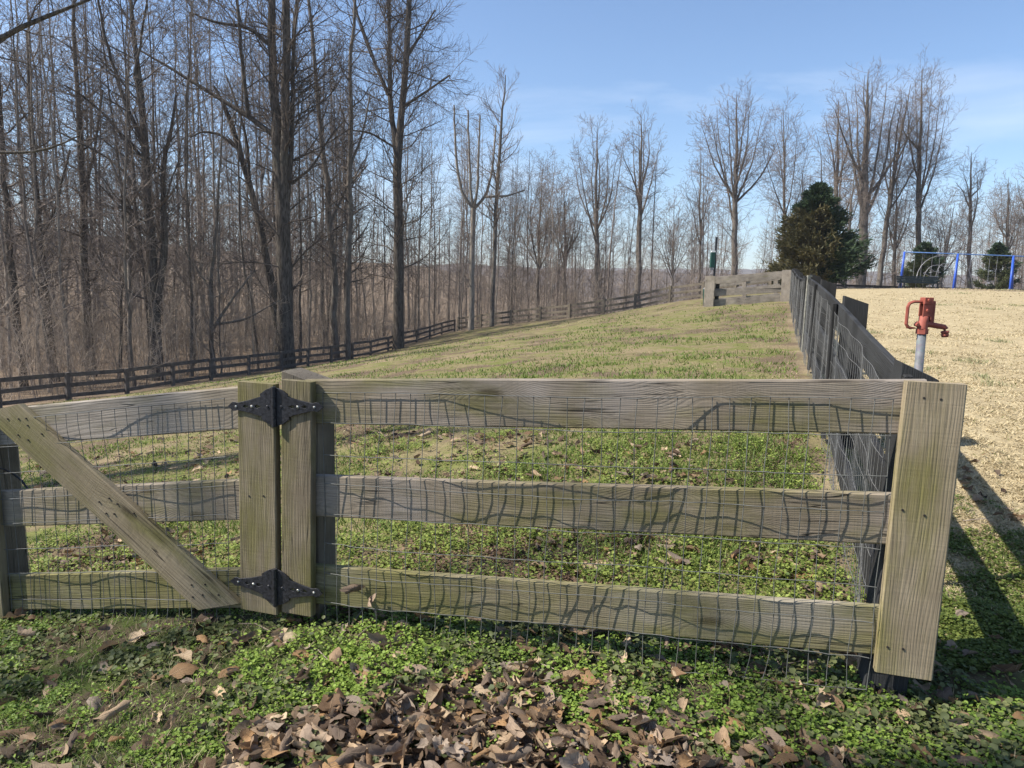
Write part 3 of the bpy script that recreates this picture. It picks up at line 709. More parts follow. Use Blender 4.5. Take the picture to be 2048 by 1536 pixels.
a = Acc(); a.caps([bn + V3((0, 0, .55)), bn + V3((0, 0, .58)), bn + V3((0, 0, .61))], [0.13, 0.12, 0.08], 16); a.build('lid', M['pale_steel'], bin_, True)

# ------------------------------------------------------------------ board fence along the woods
lfe = empty('fence', LF[0], 'brown three board fence running along the edge of the woods', 'fence')
allp = LF0 + LF
lfn = nrm(V3((_lfd[1], -_lfd[0], 0)))
posts = [p_.copy() for p_ in allp]
for k in range(len(posts)): posts[k][2] = float(H0(posts[k][0], posts[k][1])[0])
def simple_fence(parent, posts, nv, hh, mat, pmat, pw=0.13, rails=(0.88, 0.54, 0.16), lean=True, rh=0.14, extra=0.0):
    rg = np.random.default_rng(len(posts))
    for k, q in enumerate(posts):
        lz = rg.normal(0, 0.012, 2)
        board('post', q - Zu * 0.2 + nv * 0.05, q + Zu * (hh + extra) + nv * 0.05 + V3((lz[0], lz[1], 0)), nv, pw, 0.10, pmat, parent, 0.003, n=4)
        if k + 1 < len(posts):
            for rz in rails:
                jj = rg.normal(0, 0.012, 2)
                board('rail', q + Zu * (rz + jj[0]), posts[k + 1] + Zu * (rz + jj[1]), nv, rh, 0.028, mat, parent, 0.004, n=4)
simple_fence(lfe, posts, lfn, 0.95, M['darkwood'], M['darkwood'], 0.15)
ffe = empty('fence', FF[0], 'grey board fence crossing the hillside below the far end of the pen', 'fence')
ffn = nrm(V3((_ffd[1], -_ffd[0], 0)))
fp2 = [LF[-1] + V3((0.4, -0.2, 0))] + [q.copy() for q in FF] + [at(1470, 590, 46), at(1540, 583, 45)]
for q in fp2: q[2] = float(H0(q[0], q[1])[0])
simple_fence(ffe, fp2, ffn, 1.05, M['greywood'], M['greywood'], 0.17, rails=(0.95, 0.56, 0.2), rh=0.15, extra=0.05)
for k in range(3, len(fp2) - 1):
    mesh_panel(ffe, fp2[k] + Zu * 1.0 + ffn * 0.02, fp2[k + 1] + Zu * 1.0 + ffn * 0.02, ffn, 0.92, lambda s, h: 0 * s, sx=0.1, sz=0.15, sub=1, sides=3, r=0.0015, seed=200 + k, lower_mess=0.2, mat='wire_dull')

# ------------------------------------------------------------------ playground on the hill
bf = empty('fence', (at(1850, 575, 55)), 'low black rail fence behind the swing set on the hill', 'fence')
bpx = [1600, 1645, 1690, 1748, 1806, 1862, 1920, 1975, 2030, 2085, 2140]
bp = [at(x, 575 + (x - 1680) * 0.03, 55.0) for x in bpx]
for q in bp: q[2] = at(1024 + (q[0] / q[1]) * FPX, 578 + (q[0] / 55 * 1434 + 1024 - 1680) * 0.03, 55.0)[2] - 0.15
simple_fence(bf, bp, V3((0, -1, 0)), 0.52, M['blackwood'], M['blackwood'], 0.2, rails=(0.42, 0.1), rh=0.18)

sw0, sw1, sw2, sw3 = [at(x, y, 47.0) for x, y in ((1809, 504, ), (1916, 508), (2027, 512), (2140, 516))]
swing = empty('swing_set', at(1916, 576, 47), 'blue steel swing set on the dry lawn at the crest', 'swing set')
a = Acc(); a.caps([sw0, sw1, sw2, sw3], 0.034, 8); a.build('crossbar', M['blue_rail'], swing, True)
for q, feet in ((sw0, ((1799, 577, 47.0), (1801, 577, 48.5))), (sw1, ((1906, 579, 46.2), (1909, 578, 48))), (sw2, ((2019, 583, 46.2), (2024, 583, 48))), (sw3, ((2130, 586, 46.2), (2136, 586, 48)))):
    for ft in feet:
        e = at(*ft); e[2] = min(e[2], HZ(e[0], e[1])) - 0.03
        a = Acc(); a.caps([q, e], 0.062, 8); a.build('leg', M['blue'], swing, True)
for x in (1838, 1873, 1950, 1988, 2060):
    b = at(x, 507 + (x - 1838) * 0.03, 47); sp = empty('swing', (0, 0, 0), None, None); sp.parent = swing
    sp.location = Vector([float(q) for q in (b - np.array(swing.location))])
    a = Acc()
    for dx in (-0.25, 0.25): a.caps([b + V3((dx, 0, 0)), b + V3((dx * .9, 0, -1.65))], 0.009, 4)
    a.build('chain', M['chain'], sp)
    a = Acc(); a.box(b + V3((0, 0, -1.66)), (0.5, 0.16, 0.03)); a.build('seat', M['rubber'], sp)

dome = empty('climbing_dome', at(1892, 579, 50), 'grey arched climbing frame behind the blue swing set', 'climbing frame')
def arch(pxl, yb0, pxr, yb1, ytop, Y, r=0.024):
    n = 15; th = np.linspace(math.pi, 0, n); cx, w = (pxl + pxr) / 2, (pxr - pxl) / 2
    pts = []
    for t_ in th:
        yb = yb0 + (yb1 - yb0) * (math.cos(t_) + 1) / 2
        pts.append(at(cx + w * math.copysign(abs(math.cos(t_)) ** 0.9, math.cos(t_)), yb - (yb - ytop) * math.sin(t_) ** 0.8, Y))
    a = Acc(); a.caps(pts, r, 6); a.build('arch', M['pale_steel'], dome, True)
arch(1831, 577, 1945, 582, 511, 49.0); arch(1870, 578, 1909, 580, 527, 52.0, 0.02); arch(1845, 577, 1905, 580, 530, 50.5, 0.02)
for t_ in (0.3, 0.65):
    a = Acc(); a.caps([at(1838 + 30 * t_, 555 - 30 * t_, 49), at(1850 + 30 * t_, 560 - 26 * t_, 50.5), at(1875 + 10 * t_, 562 - 26 * t_, 52)], 0.025, 5); a.build('rung', M['pale_steel'], dome)

bench = empty('bench', at(1838, 578, 44.5), 'dark green slatted park bench in front of the swing set', 'bench')
bz = at(1838, 577, 44.5)[2]; bx0, bx1 = at(1797, 570, 44.5)[0], at(1880, 570, 44.5)[0]
for i, zz in enumerate((0.52, 0.62, 0.72, 0.82)):
    a = Acc(); a.box(((bx0 + bx1) / 2, 44.75 + i * 0.03, bz + zz - 0.12), (bx1 - bx0, 0.03, 0.085)); a.build('back_slat', M['bench'], bench)
for i in range(4):
    a = Acc(); a.box(((bx0 + bx1) / 2, 44.3 + i * 0.12, bz + 0.33), (bx1 - bx0, 0.1, 0.035)); a.build('seat_slat', M['bench'], bench)
for x in (bx0 + 0.25, bx1 - 0.25):
    a = Acc(); a.box((x, 44.33, bz + 0.12), (0.07, 0.06, 0.45)); a.box((x, 44.8, bz + 0.26), (0.07, 0.06, 0.8)); a.build('leg', M['bench'], bench)
    a = Acc(); a.box((x, 44.45, bz + 0.52), (0.06, 0.5, 0.05)); a.build('armrest', M['bench'], bench)
# ------------------------------------------------------------------ bare trees
def interp_poly(P, R, idx, t):
    """points at parameter t (0..1) on polylines P[idx]"""
    n = P.shape[1]; f = np.clip(t, 0, 0.9999) * (n - 1); i = f.astype(int); w = (f - i)[:, None]
    p = P[idx, i] * (1 - w) + P[idx, i + 1] * w
    tan = nrm(P[idx, i + 1] - P[idx, i]); r = R[idx, i] * (1 - w[:, 0]) + R[idx, i + 1] * w[:, 0]
    return p, tan, r
def grow(rng, P, R, count, t0, t1, length, ang, up, n, rr, rmin, wob=0.12, taper_len=0.5, lo_len=0.55, rcap=None):
    """children of every polyline. count: int or array; length: float or per-parent array"""
    B = len(P); cnt = np.broadcast_to(np.asarray(count), (B,)).astype(int)
    idx = np.repeat(np.arange(B), cnt)
    if len(idx) == 0: return np.zeros((0, n, 3)), np.zeros((0, n))
    k = np.concatenate([np.arange(c) for c in cnt]); c = cnt[idx]
    t = t0 + (t1 - t0) * (k + rng.random(len(idx))) / c
    p, tan, r = interp_poly(P, R, idx, t)
    a = rng.normal(0, 1, (len(idx), 3)); a = nrm(a - (a * tan).sum(1, keepdims=True) * tan)
    an = np.radians(ang) * rng.uniform(0.7, 1.3, len(idx))[:, None]
    d = nrm(tan * np.cos(an) + a * np.sin(an))
    Ln = np.broadcast_to(np.asarray(length, float), (B,))[idx] * (1 - taper_len * (t - t0) / max(1e-6, t1 - t0)) * rng.uniform(lo_len, 1.25, len(idx))
    step = (Ln / (n - 1))[:, None]
    out = [p]; q = p
    for s in range(n - 1):
        d = nrm(d + np.array([0, 0, 1.0]) * up + rng.normal(0, wob, d.shape)); q = q + d * step; out.append(q)
    r0 = np.maximum(r * rr * rng.uniform(0.75, 1.15, len(idx)), rmin)
    if rcap is not None: r0 = np.minimum(r0, rcap)
    s = np.linspace(0, 1, n)[None]
    Rn = np.maximum(r0[:, None] * (1 - 0.72 * s), rmin * (1 - 0.35 * s))
    return np.stack(out, 1), Rn
def resample(pts, rad, n):
    pts = np.asarray(pts, float); rad = np.asarray(rad, float)
    d = np.concatenate([[0], np.cumsum(np.linalg.norm(np.diff(pts, axis=0), axis=1))]); s = np.linspace(0, d[-1], n)
    # smooth by interpolating with cosine-softened corners
    P = np.stack([np.interp(s, d, pts[:, k]) for k in range(3)], 1); R = np.interp(s, d, rad)
    for _ in range(2): P[1:-1] = P[1:-1] * 0.5 + (P[:-2] + P[2:]) * 0.25
    return P, R
def tree_meshes(rng, stems, spec):
    """stems: list of (pts, radii). spec: list of growth levels dict. returns trunk mesh, crown mesh"""
    n = 16
    P, R = zip(*[resample(p, r, n) for p, r in stems]); P = np.stack(P); R = np.stack(R)
    P[:, 1:-1, :2] += rng.normal(0, 0.025, (len(P), n - 2, 2)) * (np.linalg.norm(P[:, -1] - P[:, 0], axis=1) / 12)[:, None, None]
    acc = Acc(); acc.add(*tubes(P, R, 9)); trunk = acc.mesh('trunk', True)
    crown = Acc(); lens = np.linalg.norm(np.diff(P, axis=1), axis=2).sum(1)
    src = [(P, R, lens)]
    for lv in spec:
        PP, RR = [], []
        for (p, r, ln) in (src if lv.get('all') else src[-1:]):
            if 'stem_sel' in lv: 
                sel = lv['stem_sel'](p, r); p, r, ln = p[sel], r[sel], ln[sel]
            cnt = lv['count'] if 'per_m' not in lv else np.maximum(1, (ln * (lv['t1'] - lv['t0']) * lv['per_m'])).astype(int)
            L = lv['len'] if 'ratio' not in lv else np.maximum(lv.get('minlen', 0.25), ln * lv['ratio'])
            if 'maxlen' in lv: L = np.minimum(L, lv['maxlen'])
            a, b = grow(rng, p, r, cnt, lv['t0'], lv['t1'], L, lv['ang'], lv['up'], lv['n'], lv['rr'], lv['rmin'], lv.get('wob', .12), lv.get('taper', .5), rcap=lv.get('rcap'))
            if len(a): PP.append(a); RR.append(b)
        a, b = np.concatenate(PP), np.concatenate(RR)
        crown.add(*tubes(a, b, lv['sides']))
        src.append((a, b, np.linalg.norm(np.diff(a, axis=1), axis=2).sum(1)))
    return trunk, crown.mesh('crown', True)
def add_tree(name, loc, tm, cm, bark, twig, label, group, rot=0.0, sc=1.0, cat='tree'):
    t = empty(name, loc, label, cat, group)
    a = obj('trunk', tm, None, t); b = obj('crown', cm, None, t)
    for o, mt in ((a, bark), (b, twig)):
        if not o.data.materials: o.data.materials.append(mt)
        if o.data.materials[0] != mt:
            o.material_slots[0].link = 'OBJECT'; o.material_slots[0].material = mt
    t.rotation_euler = (0, 0, rot); t.scale = (sc, sc, sc * 1.0)
    return t

def hero(name, Y, stems_px, spec, bark, twig, label, seed, group=None, spread=0.6, flare=1.25):
    """a tree whose main stems follow the photograph; Y = distance of its base"""
    rng = np.random.default_rng(seed); stems = []; base = None
    for si, st in enumerate(stems_px):
        pts, rad = [], []; yo = rng.uniform(-spread, spread) if si else 0.0
        for j, (x, y, w) in enumerate(st):
            f = j / max(1, len(st) - 1)
            p = at(x, y, Y + yo * f * 2.0); pts.append(p); rad.append(max(0.012, w * Y / FPX / 2))
        if si == 0:
            b = pts[0].copy(); b[2] = min(b[2], HZ(b[0], b[1])) - 0.2; base = np.array([b[0], b[1], HZ(b[0], b[1])])
            pts = [b] + pts; rad = [rad[0] * flare] + rad
        stems.append((np.array(pts), np.array(rad)))
    stems = [(p - base, r) for p, r in stems]
    tm, cm = tree_meshes(rng, stems, spec)
    return add_tree(name, base, tm, cm, bark, twig, label, group)

def SP(l1=2.2, L1=3.2, l2=2.0, l3=3.0, k2=2.0, k3=2.0, n3=2, t0=0.35, up=0.10, ang1=58, fine=True, r3=0.006, cap1=0.05, side=0):
    s = [dict(per_m=l1, t0=t0, t1=0.99, len=L1, ang=ang1, up=up, n=7, rr=0.42, rmin=0.012, sides=3, taper=0.45, rcap=cap1, wob=.17),
         dict(per_m=l2 * k2, t0=0.12, t1=1.0, ratio=0.5, minlen=0.5, ang=45, up=up, n=5, rr=0.55, rmin=0.008, sides=3)]
    s += [dict(per_m=l3 * k3, t0=0.1, t1=1.0, ratio=0.55, minlen=0.4, ang=40, up=up, n=n3, rr=0.6, rmin=r3, sides=3)]
    return s

D, T_ = M['bark_dark'], M['twig_dark']
hero('tall_tree', 37, [
    [(571, 702, 34), (568, 600, 30), (566, 450, 28), (561, 320, 25), (553, 262, 19), (548, 150, 16), (543, 0, 13), (540, -130, 9)],
    [(566, 420, 18), (569, 300, 16), (572, 200, 15), (572, 50, 15), (568, -130, 10)],
    [(576, 400, 9), (583, 300, 9), (585, 160, 8), (590, 40, 8), (602, -80, 5)],
    [(552, 275, 11), (500, 235, 9), (420, 185, 7), (330, 130, 5), (270, 95, 3.5)],
    [(497, 233, 8), (487, 150, 7), (478, 50, 6), (468, -70, 4.5)],
    [(545, 95, 8), (500, 55, 7), (430, 45, 5), (380, 25, 3)],
    [(583, 368, 6), (625, 335, 4.5), (650, 288, 4), (685, 245, 3)]],
    SP(l1=2.4, L1=4.4, l2=2.2, l3=2.4, t0=0.15, up=0.07, ang1=64), D, T_, 'largest dark trunk in the woods, splitting into close upright stems', 11)
hero('leaning_tree', 38.5, [
    [(556, 650, 16), (536, 520, 14), (507, 400, 12), (482, 310, 11), (462, 235, 10), (440, 190, 6), (428, 172, 4)],
    [(478, 300, 6), (440, 268, 5), (405, 262, 4), (380, 275, 2.5)], [(500, 380, 6), (495, 280, 5), (470, 200, 4), (452, 150, 3)]],
    SP(l1=1.6, L1=2.6, l2=2.0, l3=2.2, t0=0.4, up=0.08, ang1=60), D, T_, 'slim dark tree leaning left beside the largest trunk', 12)
hero('tall_tree', 48, [
    [(796, 668, 21), (797, 520, 20), (796, 400, 18), (795, 310, 17), (801, 225, 13), (810, 120, 12), (818, 0, 10), (822, -110, 7)],
    [(795, 320, 12), (780, 210, 10), (778, 80, 8), (775, -80, 6)],
    [(776, 190, 7), (742, 105, 6), (715, 30, 5), (700, -30, 4)],
    [(806, 128, 6), (835, 80, 5), (870, 20, 3)], [(803, 215, 6), (850, 185, 4.5), (900, 150, 3)], [(798, 300, 4), (740, 265, 4), (700, 260, 2)]],
    SP(l1=2.6, L1=5.4, l2=2.2, l3=2.5, t0=0.18, up=0.08, ang1=66), D, T_, 'dark forked tree with a broad fan of twigs against the sky', 13)
hero('slender_tree', 43, [[(672, 692, 15), (669, 560, 13), (656, 400, 11), (641, 260, 9), (626, 100, 7), (615, -60, 5)], [(660, 450, 6), (690, 380, 5), (735, 330, 3)]],
     SP(l1=2.2, L1=3.0, l2=2.2, l3=2.3, t0=.2), M['bark_grey'], T_, 'grey trunk, left one of two standing close between the big dark trees', 14)
hero('slender_tree', 42, [[(694, 692, 13), (696, 500, 11), (700, 350, 10), (698, 200, 8), (706, 50, 6), (716, -60, 4)], [(702, 330, 5), (725, 270, 4), (740, 190, 3)]],
     SP(l1=2.2, L1=3.0, l2=2.2, l3=2.3, t0=.2), M['bark_grey'], T_, 'grey trunk, right one of two standing close between the big dark trees', 15)
hero('tall_tree', 33, [
    [(313, 730, 25), (311, 600, 23), (299, 480, 19), (293, 350, 16), (287, 240, 13), (276, 130, 9), (262, 0, 7), (255, -90, 5)],
    [(316, 600, 15), (331, 480, 13), (323, 350, 9), (345, 250, 6), (352, 190, 4)],
    [(286, 290, 9), (240, 180, 7), (206, 60, 5), (190, -40, 4)], [(288, 320, 7), (215, 235, 5), (165, 190, 4), (128, 170, 3)],
    [(290, 260, 6), (268, 150, 5), (290, 40, 4), (300, -60, 3)], [(300, 430, 5), (255, 350, 5), (225, 320, 4), (110, 260, 3)]],
    SP(l1=2.2, L1=4.0, l2=2.4, l3=2.4, t0=.2, up=.08), D, T_, 'dark tree with a forked trunk and long limbs reaching left', 16)
hero('tall_tree', 35, [[(183, 738, 19), (173, 600, 17), (168, 450, 14), (160, 300, 11), (150, 100, 7), (146, -60, 5)], [(166, 400, 6), (190, 300, 5), (205, 180, 4)]],
     SP(l1=2.2, L1=3.0, l2=2.2, l3=2.2, t0=.2, up=.05), D, T_, 'straight dark trunk above the second post of the woodland fence', 17)
hero('tall_tree', 33, [[(110, 750, 17), (88, 600, 15), (76, 450, 12), (62, 250, 9), (55, 60, 6)], [(80, 480, 6), (110, 420, 5), (140, 300, 4)]],
     SP(l1=2.2, L1=3.0, l2=2.2, l3=2.2, t0=.2, up=.05), D, T_, 'dark trunk leaning slightly left, above the left fence post', 18)
hero('tall_tree', 30, [[(48, 765, 15), (28, 600, 15), (14, 450, 12), (2, 250, 9), (-8, 60, 6)]],
     SP(l1=2.2, L1=3.0, l2=2.2, l3=2.2, t0=.2, up=.05), D, T_, 'dark trunk at the left edge of the woods', 19)
hero('slender_tree', 34, [[(258, 700, 8), (262, 600, 8), (258, 480, 7), (262, 400, 7), (240, 360, 5), (215, 310, 4)], [(262, 410, 5), (290, 360, 4), (310, 330, 3)]],
     SP(l1=1.6, L1=1.8, l2=2.0, l3=2.2, t0=.4), M['bark_pale'], M['twig_pale'], 'thin pale tree forking low, left of the long-limbed dark tree', 20)
hero('slender_tree', 34, [[(424, 728, 10), (424, 650, 9), (420, 560, 8), (432, 450, 6), (440, 330, 4), (445, 200, 3)], [(424, 660, 6), (470, 590, 5), (510, 540, 3)], [(426, 650, 5), (490, 640, 4), (560, 600, 2)], [(421, 580, 4), (380, 520, 3), (360, 480, 2)]],
     SP(l1=2.2, L1=2.0, l2=2.2, l3=2.4, t0=.1, up=.06), M['bark_grey'], M['twig_pale'], 'low branching small tree right behind the woodland fence', 21)
hero('tall_tree', 56, [[(943, 628, 11), (945, 500, 10), (947, 416, 10)],
    [(947, 418, 6), (925, 392, 6), (912, 330, 5), (908, 210, 3)], [(947, 418, 6), (941, 380, 5), (938, 300, 4), (936, 220, 3)], [(947, 418, 6), (955, 380, 5), (957, 300, 4), (960, 230, 3)], [(947, 418, 6), (972, 394, 6), (985, 340, 4), (992, 250, 3)], [(972, 394, 5), (1015, 392, 4), (1050, 380, 3)]],
     SP(l1=1.6, L1=1.8, l2=2.0, l3=2.4, t0=.3, up=.12), M['bark_pale'], M['twig'], 'pale tree with upright stems rising from one fork like a candelabra', 22)
hero('slender_tree', 56, [[(984, 622, 9), (990, 450, 8), (1000, 300, 6), (1006, 210, 4), (1011, 150, 1.5)]],
     SP(l1=3.0, L1=3.4, l2=2.2, l3=2.6, t0=.35, up=.14, ang1=50), M['bark_grey'], M['twig'], 'tall narrow tree rising above its neighbours into the sky', 23)
# trees across the hilltop
def vase(seed, Y, bx_, by, top, half, n_st, fork=0.42, w=16, lean=0, upr=0.10, l1=1.7, L1=3.0):
    rng = np.random.default_rng(seed); fy = by + (top - by) * fork; fx = bx_ + lean * fork
    st = [[(bx_, by, w), (bx_ + lean * fork * .5, (by + fy) / 2, w * .9), (fx, fy, w * .8)]]
    tx, ty = bx_ + lean * 1.2 + rng.uniform(-.12, .12) * half, top + 4
    st[0] += [(fx + (tx - fx) * .4 + rng.uniform(-4, 4), fy + (ty - fy) * .4, w * .5), (fx + (tx - fx) * .75, fy + (ty - fy) * .75, w * .28), (tx, ty, w * .05)]
    for i in range(n_st):
        u_ = ((i + 0.5) / n_st * 2 - 1) + rng.uniform(-.1, .1); ex = fx + lean * 0.7 + u_ * half * .98; ey = top + abs(u_) ** 1.7 * (by - top) * 0.24 + rng.uniform(0, 14)
        f0 = fork * rng.uniform(.72, 1.5); f0 = min(f0, .8); x0 = bx_ + lean * f0 + (fx - bx_ - lean * fork) ; y0 = by + (top - by) * f0
        bw = rng.uniform(-5, 5)
        st.append([(x0, y0, w * .38), (x0 + (ex - x0) * .34 + bw * .5, y0 + (ey - y0) * .22, w * .29), (x0 + (ex - x0) * .64 + bw, y0 + (ey - y0) * .50 + rng.uniform(-8, 8), w * .19), (x0 + (ex - x0) * .88 - bw, y0 + (ey - y0) * .78, w * .10), (ex, ey + 8, w * .04)])
    return st
RT = [  # seed, Y, base x, base y, top y, half width px, stems, fork, width, lean, label
    (31, 66, 1196, 595, 240, 62, 4, 0.30, 13, -6, 'rounded bare tree, leftmost of the row along the hilltop'),
    (32, 64, 1276, 592, 218, 46, 4, 0.42, 14, 8, 'narrow bare tree with a ragged pointed top in the hilltop row'),
    (33, 60, 1468, 560, 178, 92, 6, 0.36, 15, 6, 'wide spreading bare tree behind the green bag dispenser'),
    (34, 70, 1565, 565, 205, 52, 4, 0.35, 9, 6, 'thin bare tree rising just left of the big juniper'),
    (35, 66, 1668, 570, 195, 62, 4, 0.38, 13, 10, 'bare tree rising from behind the big juniper'),
    (36, 62, 1722, 568, 135, 92, 6, 0.38, 22, 18, 'tallest bare tree, thick trunk at the right side of the big juniper'),
    (37, 64, 1758, 572, 165, 62, 4, 0.45, 12, 50, 'bare tree leaning right beside the tallest one'),
    (38, 64, 1834, 575, 128, 64, 5, 0.42, 13, 10, 'tall bare tree behind the left end of the swing set'),
    (39, 66, 1938, 580, 300, 34, 3, 0.5, 10, 4, 'sparse bare tree behind the middle of the swing set'),
    (40, 70, 2012, 580, 350, 58, 5, 0.35, 9, 2, 'bare tree behind the right leg of the swing set'),
    (41, 62, 1880, 578, 400, 52, 4, 0.2, 8, 20, 'low spreading bare tree between the two small evergreens'),
    (42, 72, 1345, 585, 395, 56, 6, 0.15, 6, 0, 'low many-stemmed bare tree on the slope left of the dispenser'),
    (43, 68, 1075, 600, 320, 60, 6, 0.2, 9, 8, 'reddish bushy bare tree at the edge of the woods'),
    (44, 74, 1400, 575, 290, 40, 4, 0.35, 7, 4, 'thin bare tree behind the wide spreading one'),
    (45, 60, 1690, 572, 330, 40, 4, 0.4, 8, 16, 'smaller bare tree crowding the tallest one'),
    (46, 72, 2060, 582, 330, 46, 4, 0.35, 9, -4, 'bare tree cut by the right edge of the picture'),
    (47, 70, 1130, 600, 360, 52, 5, 0.25, 10, -4, 'small bare tree at the right end of the woods'),
    (48, 66, 1787, 575, 330, 46, 4, 0.3, 9, 8, 'bare tree between the leaning tree and the swing set'),
    (49, 70, 1610, 572, 330, 40, 4, 0.35, 8, -4, 'thin bare tree showing above the left shoulder of the juniper'),
]
for sd, Y, bx_, by, top, half, ns, fk, w, ln, lab in RT:
    hero('bare_tree', Y, vase(sd, Y, bx_, by, top, half, ns + 2, fk, w * .85, ln), SP(2.1, 3.3 if half > 50 else 2.5, 1.8, 1.9, t0=.10, up=.065, ang1=54, r3=0.0095, cap1=.032, k2=2.4, k3=2.0), M['bark_grey'], M['twig'], lab, sd, None, 1.6, 1.3)

# overhanging tree left of the frame, its branch reaches into the top left corner
hero('overhanging_tree', 15.5, [[(-330, 900, 45), (-340, 500, 40), (-345, 200, 34), (-340, -100, 28), (-330, -500, 18), (-320, -900, 8)],
    [(-340, 160, 16), (-200, 140, 14), (-60, 108, 12), (20, 66, 10), (90, 32, 8), (150, 10, 6), (230, -20, 4)],
    [(-342, 260, 13), (-200, 280, 10), (-60, 300, 7), (50, 309, 5.5), (110, 297, 4), (160, 270, 2)],
    [(-340, -120, 14), (-200, -300, 10), (-80, -420, 6)], [(-340, 20, 12), (-440, -120, 9), (-520, -300, 5)]],
    SP(l1=2.0, L1=1.7, l2=2.4, l3=3.0, t0=.25, up=.03, ang1=55, r3=0.004, cap1=0.03), D, T_, 'large dark branch hanging into the top left corner from a tree outside', 51, None, .4)

# tree outside the frame whose branches shade the foreground
shp = np.array([-8.2, 1.35]); shz = HZ(*shp)
rs = np.random.default_rng(91)
tm_, cm_ = tree_meshes(rs, [(np.array([[0, 0, -.3], [0.1, 0, 2.4], [0.0, .1, 5], [.2, 0, 7.6]]), np.array([.16, .13, .09, .02])), (np.array([[.05, 0, 3.2], [.3, -.7, 5], [.5, -1.1, 7]]), np.array([.08, .06, .015])), (np.array([[.05, 0, 3.6], [.3, .8, 5.4], [.4, 1.2, 7]]), np.array([.08, .06, .015]))], SP(l1=2.0, L1=1.5, l2=2.2, l3=2.2, t0=.35, up=.06, ang1=50))
add_tree('yard_tree', (shp[0], shp[1], shz), tm_, cm_, D, T_, 'small bare tree outside the picture on the left that shades the gate', None)
def tall_shade(x, y, h, r, seed, lab):
    q = np.random.default_rng(seed); z = HZ(x, y)
    st = [(np.array([[0, 0, -.3], [.1, .05, h * .3], [0, .1, h * .6], [.25, 0, h]]), np.array([r * 1.15, r * .9, r * .7, .03]))]
    for i in range(3):
        a = q.uniform(0, 6.28); f = q.uniform(.5, .7); st.append((np.array([[0.05, .08, h * f], [math.cos(a) * 1.2, math.sin(a) * 1.2, h * f + 2.2], [math.cos(a) * 2.0, math.sin(a) * 2.0, h * f + 5]]), np.array([r * .45, r * .3, .02])))
    tm, cm = tree_meshes(q, st, SP(l1=1.4, L1=2.2, l2=1.8, l3=1.6, t0=.45, up=.07, ang1=52))
    add_tree('yard_tree', (x, y, z), tm, cm, D, T_, lab, None)
tall_shade(-12.5, .0, 21, .17, 92, 'tall bare tree outside the picture whose trunk shadow crosses the foreground')
tall_shade(-13.0, 4.3, 17, .19, 93, 'bare tree outside the picture on the left, level with the near lawn')
tall_shade(-16.5, 8.2, 18, .22, 94, 'bare tree outside the picture on the left, level with the middle of the lawn')
# ---- the crowded woods: shared trees, many individuals
def forest_proto(seed, h, r, crown0, l1, L1, tilt=0.02, fork=False):
    rng = np.random.default_rng(seed)
    z = np.linspace(-0.4, h, 9); x = np.cumsum(rng.normal(0, tilt * h / 9, 9)); y = np.cumsum(rng.normal(0, tilt * h / 9, 9)); x -= x[1]; y -= y[1]
    rad = r * (1 - 0.86 * (np.linspace(0, 1, 9))) ; rad[0] *= 1.3
    st = [(np.stack([x, y, z], 1), rad)]
    if fork:
        i = 4; a = rng.uniform(0, 6.28); q = np.stack([x, y, z], 1)[i]
        st.append((np.array([q + np.array([math.cos(a) * s * h * .10, math.sin(a) * s * h * .10, s * (h - z[i]) * .95]) for s in (0, .25, .6, 1)]), rad[i] * np.array([.75, .6, .35, .1])))
    return tree_meshes(rng, st, [dict(per_m=l1 * 1.6, t0=crown0 * .7, t1=.99, len=L1 * 1.25, ang=58, up=.06, n=6, rr=.42, rmin=.012, sides=3, taper=.5, rcap=.035, wob=.18),
        dict(per_m=3.6, t0=.12, t1=1, ratio=.5, minlen=.6, ang=46, up=.06, n=3, rr=.55, rmin=.009, sides=3),
        dict(per_m=3.8, t0=.12, t1=1, ratio=.55, minlen=.5, ang=46, up=.04, n=2, rr=.6, rmin=.0085, sides=3)])
PRO = []
for i in range(11):
    h = [23, 26, 20, 24, 17, 22, 28, 14, 19, 12, 25][i]
    PRO.append((forest_proto(300 + i, h, [.10, .15, .08, .10, .065, .10, .13, .05, .075, .04, .11][i], [.22, .25, .2, .3, .15, .2, .3, .12, .2, .1, .25][i], [1.7, 1.5, 1.8, 1.7, 2.2, 1.8, 1.3, 2.4, 1.9, 2.6, 1.6][i], [2.5, 2.9, 2.2, 2.4, 1.9, 2.2, 2.8, 1.6, 2.0, 1.4, 2.6][i], [.05, .04, .08, .05, .09, .05, .03, .12, .07, .12, .05][i], i in (1, 5, 8)), h))
KIND = [('slender_tree', 'slender bare tree standing in the crowded woods behind the brown fence', 'slender bare trees of the woods'),
        ('pole_tree', 'pale thin straight tree among the crowded woods behind the brown fence', 'pale thin trees of the woods'),
        ('sapling', 'short leafless sapling under the taller trees of the woods', 'saplings at the edge of the woods')]
FT = []
rngF = np.random.default_rng(77); placed = []; cnt_tree = 0; tries = 0
